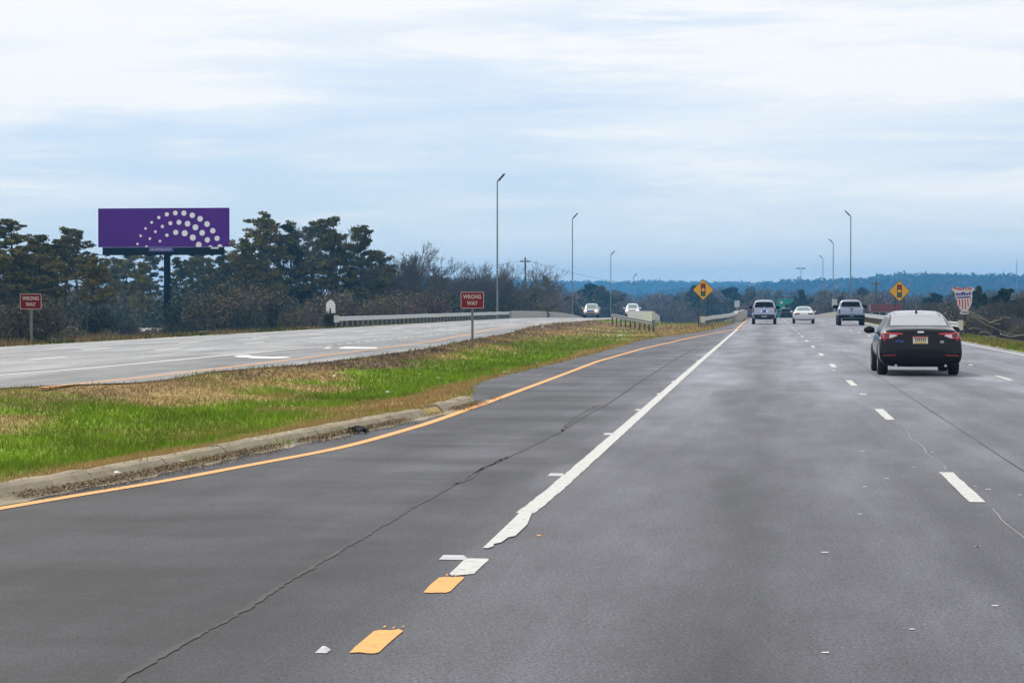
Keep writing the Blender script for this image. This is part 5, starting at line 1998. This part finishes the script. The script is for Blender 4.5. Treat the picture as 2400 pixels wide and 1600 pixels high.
# individually recognisable pines
named = [(632, 492, 250, 0, 1.05, 'tall broad pine with the highest crown right of the billboard'),
         (686, 515, 256, 4, .95, 'pine leaning against the tallest one, right of it'),
         (785, 504, 252, 1, 1.0, 'pine with a rounded top left of the bare tree, standing behind the white sign'),
         (838, 526, 250, 2, .9, 'broad dense pine just left of the leafless tree'),
         (575, 556, 240, 5, .9, 'medium pine at the right edge of the billboard'),
         (728, 520, 300, 6, 1.0, 'sparse thin topped pine in the gap between the two tall pines'),
         (26, 512, 190, 2, 1.5, 'broad dark pine filling the left edge of the picture'),
         (88, 548, 185, 5, 1.3, 'lower dark pine beside the left edge above the WRONG WAY sign'),
         (150, 530, 225, 1, 1.1, 'open crowned pine left of the billboard'),
         (188, 542, 230, 3, 1.1, 'slender pine just left of the billboard edge'),
         (128, 560, 205, 0, 1.1, 'short pine between the dark pines and the billboard'),
         (1282, 645, 420, 3, .9, 'small lone pine standing above the brush right of the utility pole'),
         (888, 585, 262, 5, .9, 'small pine crowded against the leafless tree')]
def region(px):
    for lim, tx in ((225, 'left of the billboard'), (545, 'below the billboard'), (775, 'between the billboard and the pale pointed sign'), (1000, 'above the near half of the left guardrail'), (9999, 'behind the far half of the left guardrail')):
        if px < lim: return tx


def wregion(px):
    for lim, tx in ((1370, 'left of the oncoming champagne SUV'), (1500, 'directly behind the oncoming vehicles'), (1630, 'between the white barrier and the left amber diamond'), (1760, 'behind the short left guardrail'), (1960, 'above the distant white sedan'), (2130, 'around the right amber diamond'), (9999, 'behind the stars and stripes shield')):
        if px < lim: return tx


for px, ty, dep, v, sx_, lb in named:
    x, y, h = at(px, ty, dep)
    place(PINE[v], x, y, h, 15, M['bark'], M['needle'], 'pine_tree', lb, 'pine tree', 'pines beyond the opposite road', sx=sx_)
rr = random.Random(5)
row = [(245, 590), (275, 600), (300, 585), (330, 605), (352, 590), (415, 600), (440, 585), (470, 595), (500, 590), (525, 590), (552, 580), (600, 610), (660, 620), (815, 640), (865, 640)]
for px, ty in row:
    dep = rr.uniform(255, 320)
    x, y, h = at(px + rr.uniform(-8, 8), ty + rr.uniform(-8, 12), dep)
    place(PINE[rr.randrange(7)], x, y, h, 15, M['bark'], M['needle'], 'pine_tree', 'one of the slim crowded background pines ' + region(px), 'pine tree', 'slim pines ' + region(px), sx=rr.uniform(.8, 1.1))
for i in range(10):
    px = rr.uniform(-60, 230)
    dep = rr.uniform(170, 250)
    x, y, h = at(px, rr.uniform(575, 650), dep)
    place(PINE[rr.randrange(7)], x, y, h, 15, M['bark'], M['needle'], 'pine_tree', 'one of the dark pines crowded at the left edge of the picture', 'pine tree', 'dark pines at the left edge', sx=rr.uniform(1.0, 1.3))
# bare trees
for px, ty, dep, v, sx_, lb in [(950, 566, 262, 0, 1.15, 'large leafless tree right of the pines with fine upright branches'), (985, 605, 270, 1, 1.1, 'smaller leafless tree leaning right beside the large one'), (905, 600, 258, 2, 1.0, 'leafless tree half hidden by the last pine'),
                                (1143, 622, 275, 1, 1.2, 'leafless tree just left of the tallest lamp post'), (1190, 606, 278, 3, 1.25, 'leafless tree just right of the tallest lamp post'), (1103, 630, 290, 2, 1.0, 'small leafless tree above the brush near the guardrail sign'),
                                (735, 520, 258, 3, .8, 'thin leafless tree between the two tall pines')]:
    x, y, h = at(px, ty, dep)
    place(BARE[v], x, y, h, 12, M['bark_grey'], None, 'bare_tree', lb, 'bare tree', 'leafless trees beyond the opposite road', sx=sx_)
# round low trees at 1000-1080
for px, ty in ((1018, 640), (1045, 648), (1080, 655), (1115, 650), (1155, 665)):
    x, y, h = at(px, ty, rr.uniform(300, 340))
    place(PINEF[rr.randrange(4)], x, y, h, 15, M['bark'], M['evergreen'], 'evergreen_tree', 'low round evergreen rising over the brush near the leafless trees', 'evergreen tree', 'low evergreens near the leafless trees', sx=1.5)

# understorey brush beyond the opposite road
kinds = [('brush_brown', 'brown leafless bush in the thicket beyond the opposite road', 'brown bushes beyond the opposite road'), ('brush_olive', 'olive leafy bush in the thicket beyond the opposite road', 'olive bushes beyond the opposite road'), ('evergreen', 'dark evergreen bush in the thicket beyond the opposite road', 'dark bushes beyond the opposite road'), ('twig_red', 'reddish twiggy bush in the thicket beyond the opposite road', 'reddish bushes beyond the opposite road')]
for i in range(88):
    px = -60 + 1270 * ((i + rr.random()) / 88)
    dep = rr.uniform(185, 250) if px < 700 else rr.uniform(200, 262)
    if px < 250: dep = rr.uniform(120, 200)
    big = rr.random() < .35
    ty = rr.uniform(655, 700) if big else rr.uniform(690, 735)
    if px > 900: ty = rr.uniform(660, 710)
    if px > 1050: ty = rr.uniform(684, 720)
    if 110 < px < 470 and dep < 245: big = False; ty = rr.uniform(748, 772)
    p = D(px, 712, dep)
    if p.x > XL - 6: continue
    x, y, h = at(px, ty, dep)
    k = rr.choices(range(4), [3, 5, 3, .3])[0]
    if px > 850: k = rr.choices(range(4), [4, 2, 1, 4])[0]
    mm, lb, gp = kinds[k]
    lb = lb.replace('beyond the opposite road', region(px)); gp = lb.replace(' bush', ' bushes')
    place(BRUSH[rr.randrange(6)], x, y, h, 4.2, M['bark_grey'], M[mm], 'bush', lb, 'bush', gp, sx=rr.uniform(.75, 1.15), parts=('stems', 'twigs'))
for px, ty, dep, sx_, mm, lb in [(425, 690, 205, .8, 'evergreen', 'dark green bush covering the foot of the billboard pole'), (776, 726, 146, .75, 'evergreen', 'small dark bush under the pale pointed sign'), (230, 712, 165, .9, 'evergreen', 'dark leafy bush between the WRONG WAY sign and the billboard')]:
    x, y, h = at(px, ty, dep)
    place(BRUSH[3], x, y, h, 4.2, M['bark'], M[mm], 'bush', lb, 'bush', None, sx=sx_, parts=('stems', 'twigs'))

for i in range(46):
    px = -40 + 1260 * ((i + rr.random()) / 46)
    dep = rr.uniform(275, 345)
    x, y, h = at(px, rr.uniform(655, 700) if px < 1000 else rr.uniform(672, 700), dep)
    k = rr.choices(range(4), [3, 5, 2.5, .6])[0]
    mm, lb, gp = kinds[k]
    lb = lb.replace('bush in the thicket beyond the opposite road', 'bush behind the thicket ' + region(px)); gp = lb.replace(' bush', ' bushes')
    place(BRUSH[rr.randrange(6)], x, y, h, 4.2, M['bark_grey'], M[mm], 'bush', lb, 'bush', gp, sx=rr.uniform(.8, 1.1), parts=('stems', 'twigs'))
for i in range(34):
    px = -40 + 1300 * ((i + rr.random()) / 34)
    x, y, h = at(px, rr.uniform(655, 685), rr.uniform(400, 520))
    k = rr.choice((0, 1, 0, 1, 2))
    lb = ['reddish leafless tree seen low behind the thicket ', 'grey leafless tree seen low behind the thicket ', 'dark pine seen low behind the thicket '][k] + region(px)
    place(rr.choice(PINEF if k == 2 else BAREF), x, y, h, 12, M['bark_grey'], M[['twig_red', 'twig', 'needle'][k]], ['leafless_tree', 'leafless_tree', 'pine_tree'][k], lb, 'tree', lb.replace(' tree', ' trees').replace(' pine', ' pines'), sx=1.0)

# woods beyond the bridge, trees one can tell apart
kindw = [(BAREF, 12, 'twig_red', 'bark_grey', 'leafless_tree', 'reddish leafless tree in the woods beyond the bridge', 'reddish trees beyond the bridge'),
         (BAREF, 12, 'twig', 'bark_grey', 'leafless_tree', 'grey leafless tree in the woods beyond the bridge', 'grey trees beyond the bridge'),
         (PINEF, 15, 'needle', 'bark', 'pine_tree', 'dark pine in the woods beyond the bridge', 'pines beyond the bridge'),
         (BAREF, 12, 'brush_olive', 'bark_grey', 'leafless_tree', 'olive brown tree in the woods beyond the bridge', 'olive trees beyond the bridge')]
skyl = lambda px: float(np.interp(px, [1180, 1300, 1500, 1600, 1700, 1760, 1900, 2050, 2150, 2250, 2400, 2500], [664, 660, 682, 676, 668, 673, 671, 673, 681, 677, 669, 667]))
for row_i, (dep0, drop) in enumerate([(820, 0), (700, 3), (600, 8), (520, 14), (450, 22), (400, 30)]):
    n = 33
    for i in range(n):
        px = 1150 + 1330 * (i + rr.random()) / n
        dep = dep0 * rr.uniform(.94, 1.06)
        if px < 1330 and row_i > 3: dep = rr.uniform(300, 400)
        ty = skyl(px) + drop + rr.uniform(-5, 7)
        p = D(px, 712, dep)
        xr = p.x - float(bend(p.y))
        if -32 < xr < 13 and p.y < 560: continue
        if 1790 < px < 1885 and dep < 640: continue
        x, y, h = at(px, ty, dep)
        if h < 2: continue
        w = [4, 3, 2.2, 1.2] if not (1560 < px < 1900) else [3, 2, 4, 2]
        if px > 2080: w = [1, 5, 1.0, 3]
        pr, h0, mc, mt_, nm, lb, gp = kindw[rr.choices(range(4), w)[0]]
        lb = lb.replace('woods beyond the bridge', 'far woods ' + wregion(px)); gp = lb.replace(' tree', ' trees').replace(' pine', ' pines')
        place(rr.choice(pr), x, y, h, h0, M[mt_], M[mc], nm, lb, 'tree', gp, sx=rr.uniform(.7, 1.0) if nm != 'pine_tree' else 1.1)
for px, ty, dep, pr, h0, mc, sx_, lb in [(1378, 661, 600, PINEF, 15, 'evergreen', 1.5, 'round dark evergreen on the skyline above the oncoming champagne SUV'), (1628, 665, 640, PINEF, 15, 'evergreen', 1.6, 'round dark evergreen just left of the amber diamond on the left'), (1722, 669, 640, PINEF, 15, 'evergreen', 1.2, 'pointed dark evergreen on the skyline right of the left amber diamond'),
                                        (1880, 676, 520, PINEF, 15, 'evergreen', 1.0, 'dark evergreen column below the double headed lamp'), (2190, 684, 420, PINEF, 15, 'evergreen', 1.4, 'dark evergreen right of the right hand amber diamond'), (2297, 668, 300, PINEF, 15, 'evergreen', .8, 'narrow dark evergreen right of the shield sign'), (2352, 673, 240, PINEF, 15, 'evergreen', 1.7, 'broad dark evergreen near the right edge of the picture'), (1413, 668, 560, PINEF, 15, 'needle', 1.2, 'dark evergreen left of the third lamp post')]:
    x, y, h = at(px, ty, dep)
    place(pr[int(px) % 4], x, y, h, h0, M['bark'], M[mc], 'evergreen_tree', lb, 'evergreen tree', None, sx=sx_)
# nearer scrub right of the road
for i in range(46):
    px = 2080 + 400 * rr.random()
    dep = rr.uniform(150, 330)
    p = D(px, 712, dep)
    if p.x < XR + 6 + (dep - 150) * .03: continue
    ty = rr.uniform(690, 735) if dep > 230 else rr.uniform(725, 765)
    x, y, h = at(px, ty, dep)
    k = rr.choices([0, 1, 2], [5, 2, 2])[0]
    mm = ['brush_brown', 'twig', 'brush_olive'][k]
    lb = ['brown bush in the scrub right of the road', 'grey twiggy bush in the scrub right of the road', 'olive bush in the scrub right of the road'][k]
    place(BRUSH[rr.randrange(6)], x, y, h, 4.2, M['bark_grey'], M[mm], 'bush', lb, 'bush', lb.replace('bush', 'bushes'), sx=rr.uniform(.8, 1.3), parts=('stems', 'twigs'))
for px, ty, dep, v in [(2330, 700, 190, 0), (2390, 690, 170, 1), (2180, 705, 220, 2), (2440, 670, 200, 3), (2265, 710, 180, 1)]:
    x, y, h = at(px, ty, dep)
    place(BARE[v], x, y, h, 12, M['bark_grey'], None, 'bare_tree', 'slender leafless tree in the scrub right of the road', 'bare tree', 'leafless trees right of the road', sx=1.0)


# bleached fallen branches and guy wires at the right
def branch(label, pts, r0, m='bleached', twigs=0, seed=0, group='bleached fallen branches'):
    mb = MB()
    P = [D(a, b, d) for a, b, d in pts]
    q = random.Random(seed)
    r0 = r0 * .6
    n = len(P)
    for i, (a, b) in enumerate(zip(P[:-1], P[1:])):
        m_ = a.lerp(b, .5) + Vector((0, q.uniform(-.1, .1), q.uniform(-.06, .06)))
        ra = r0 * (1 - i / n * .7); rb = r0 * (1 - (i + 1) / n * .7)
        mb.tube(a, m_, ra, (ra + rb) / 2, 6); mb.tube(m_, b, (ra + rb) / 2, rb, 6)
        for k in range(twigs):
            s = a.lerp(b, q.random())
            e = s + Vector((q.uniform(-.5, .5), q.uniform(-.4, .4), q.uniform(-.1, .45)))
            mb.tube(s, e, r0 * .35, r0 * .12, 4)
    return mb.build('fallen_branch', M[m], label=label, cat='branch', group=group)


branch('long bleached branch hanging below the shield sign towards the right', [(2268, 728, 125), (2300, 745, 125), (2318, 755, 125), (2345, 758, 126)], .035, twigs=1, seed=1)
branch('forked bleached branch ending near the right edge', [(2320, 757, 125), (2342, 750, 126), (2352, 742, 126), (2370, 745, 126)], .03, twigs=2, seed=2)
branch('thin bleached branch crossing diagonally down to the right edge', [(2270, 733, 122), (2310, 760, 122), (2350, 777, 122), (2400, 786, 122)], .025, seed=3)
branch('pale log lying in the scrub with short stubs', [(2310, 789, 118), (2322, 787, 118), (2334, 788, 118)], .05, twigs=2, seed=4)
branch('pale log lying across the scrub at the right edge', [(2345, 783, 120), (2362, 788, 120), (2385, 786, 120), (2402, 783, 120)], .05, twigs=2, seed=5)
branch('tangled bleached twigs above the pale log', [(2295, 780, 121), (2310, 778, 121), (2325, 784, 121)], .03, twigs=5, seed=6)
branch('short curved bleached stick near the black and amber marker', [(2270, 770, 123), (2280, 768, 123), (2294, 770, 123)], .03, twigs=1, seed=7)

# ------------------------------------------------------------------ hills and the far woods on them
def hill(name, px_tops, dep, thick, label, seed, clump, count):
    px = np.arange(px_tops[0][0], px_tops[-1][0] + 1, 12.)
    ty = np.interp(px, [a for a, b in px_tops], [b for a, b in px_tops])
    rowsn = 14
    V = []
    for j in range(rowsn):
        f = j / (rowsn - 1)
        d = dep - thick * .9 + thick * 1.8 * f
        shape = math.sin(math.pi * min(1, f * 1.02)) ** .8
        for a, b in zip(px, ty):
            q = D(a, 712, d)
            top = CH + (712 - b) * dep / F - clump * 1.2
            base = -14
            V.append((q.x, q.y, base + (top - base) * shape * (1 + .10 * math.sin(a * .02 + j * .7 + seed) * (1 - shape))))
    V = np.array(V); n = len(px)
    i = np.arange(rowsn - 1)[:, None] * n + np.arange(n - 1)[None]
    Fq = np.stack([i, i + 1, i + n + 1, i + n], -1).reshape(-1, 4)
    me = mesh_np(name, V, Fq, 4, smooth=True)
    link(name, me, M['hill'], kind='structure', label=label)
    r = np.random.default_rng(seed)
    # trees: clusters of triangles, one joined mesh
    gi = r.integers(0, (rowsn // 2 + 2) * n, count)
    base = V[gi] + r.normal(0, 1, (count, 3)) * np.array([thick * .05, thick * .05, 0])
    k = 42
    pts = r.normal(0, 1, (count, k, 3)); pts /= np.linalg.norm(pts, axis=2, keepdims=True)
    pts *= r.random((count, k, 1)) ** .4
    sz = clump * (.6 + .8 * r.random((count, 1, 1)))
    C = base[:, None] + pts * sz * np.array([.62, .62, .62]) + np.array([0, 0, clump * .45])
    T = tufts(C.reshape(-1, 3), clump * .22, r)
    g = (r.random(count) < .5)[:, None]
    col = np.where(g, np.array([.012, .036, .022]), np.array([.075, .052, .052])) * (.6 + .8 * r.random((count, 1)))
    col = np.repeat(np.repeat(col, k, 0), 3, 0)
    me = mesh_np('far_woods', T, np.arange(len(T)), 3, col)
    link('far_woods', me, M['grass'], kind='stuff', label='trees covering the ' + label, cat='woods')


hill('hill', [(1500, 690), (1640, 678), (1700, 672), (1740, 670), (1800, 668), (1850, 663), (1890, 654), (1960, 653), (2010, 656), (2050, 649), (2080, 647), (2130, 640), (2180, 640), (2215, 643), (2250, 650), (2290, 641), (2340, 640), (2400, 645), (2600, 640)], 2500, 450, 'wooded ridge rising at the right of the skyline', 3, 14, 3600)
hill('hill', [(900, 652), (1100, 650), (1290, 655), (1400, 657), (1440, 658), (1500, 654), (1600, 657), (1680, 658), (1800, 658), (1900, 660), (2300, 655)], 3350, 200, 'pale far ridge across the middle of the skyline', 8, 12, 2600)

# ------------------------------------------------------------------ haze
HZ = MB().box(-3900, -200, -16.5, 3900, 4000, 66).build('haze', None, kind='stuff', label='thin blue haze over the whole landscape')
hm = bpy.data.materials.new('haze')
hm.use_nodes = True
ht = hm.node_tree
ht.nodes.clear()
ho = N('ShaderNodeOutputMaterial', ht)
hv = N('ShaderNodeVolumePrincipled', ht)
hv.inputs['Color'].default_value = (0.15, 0.52, 1.0, 1)
hv.inputs['Density'].default_value = 0.00027
hv.inputs['Anisotropy'].default_value = 0.2
ht.links.new(hv.outputs[0], ho.inputs['Volume'])
HZ.data.materials.append(hm)
S.cycles.volume_bounces = 1
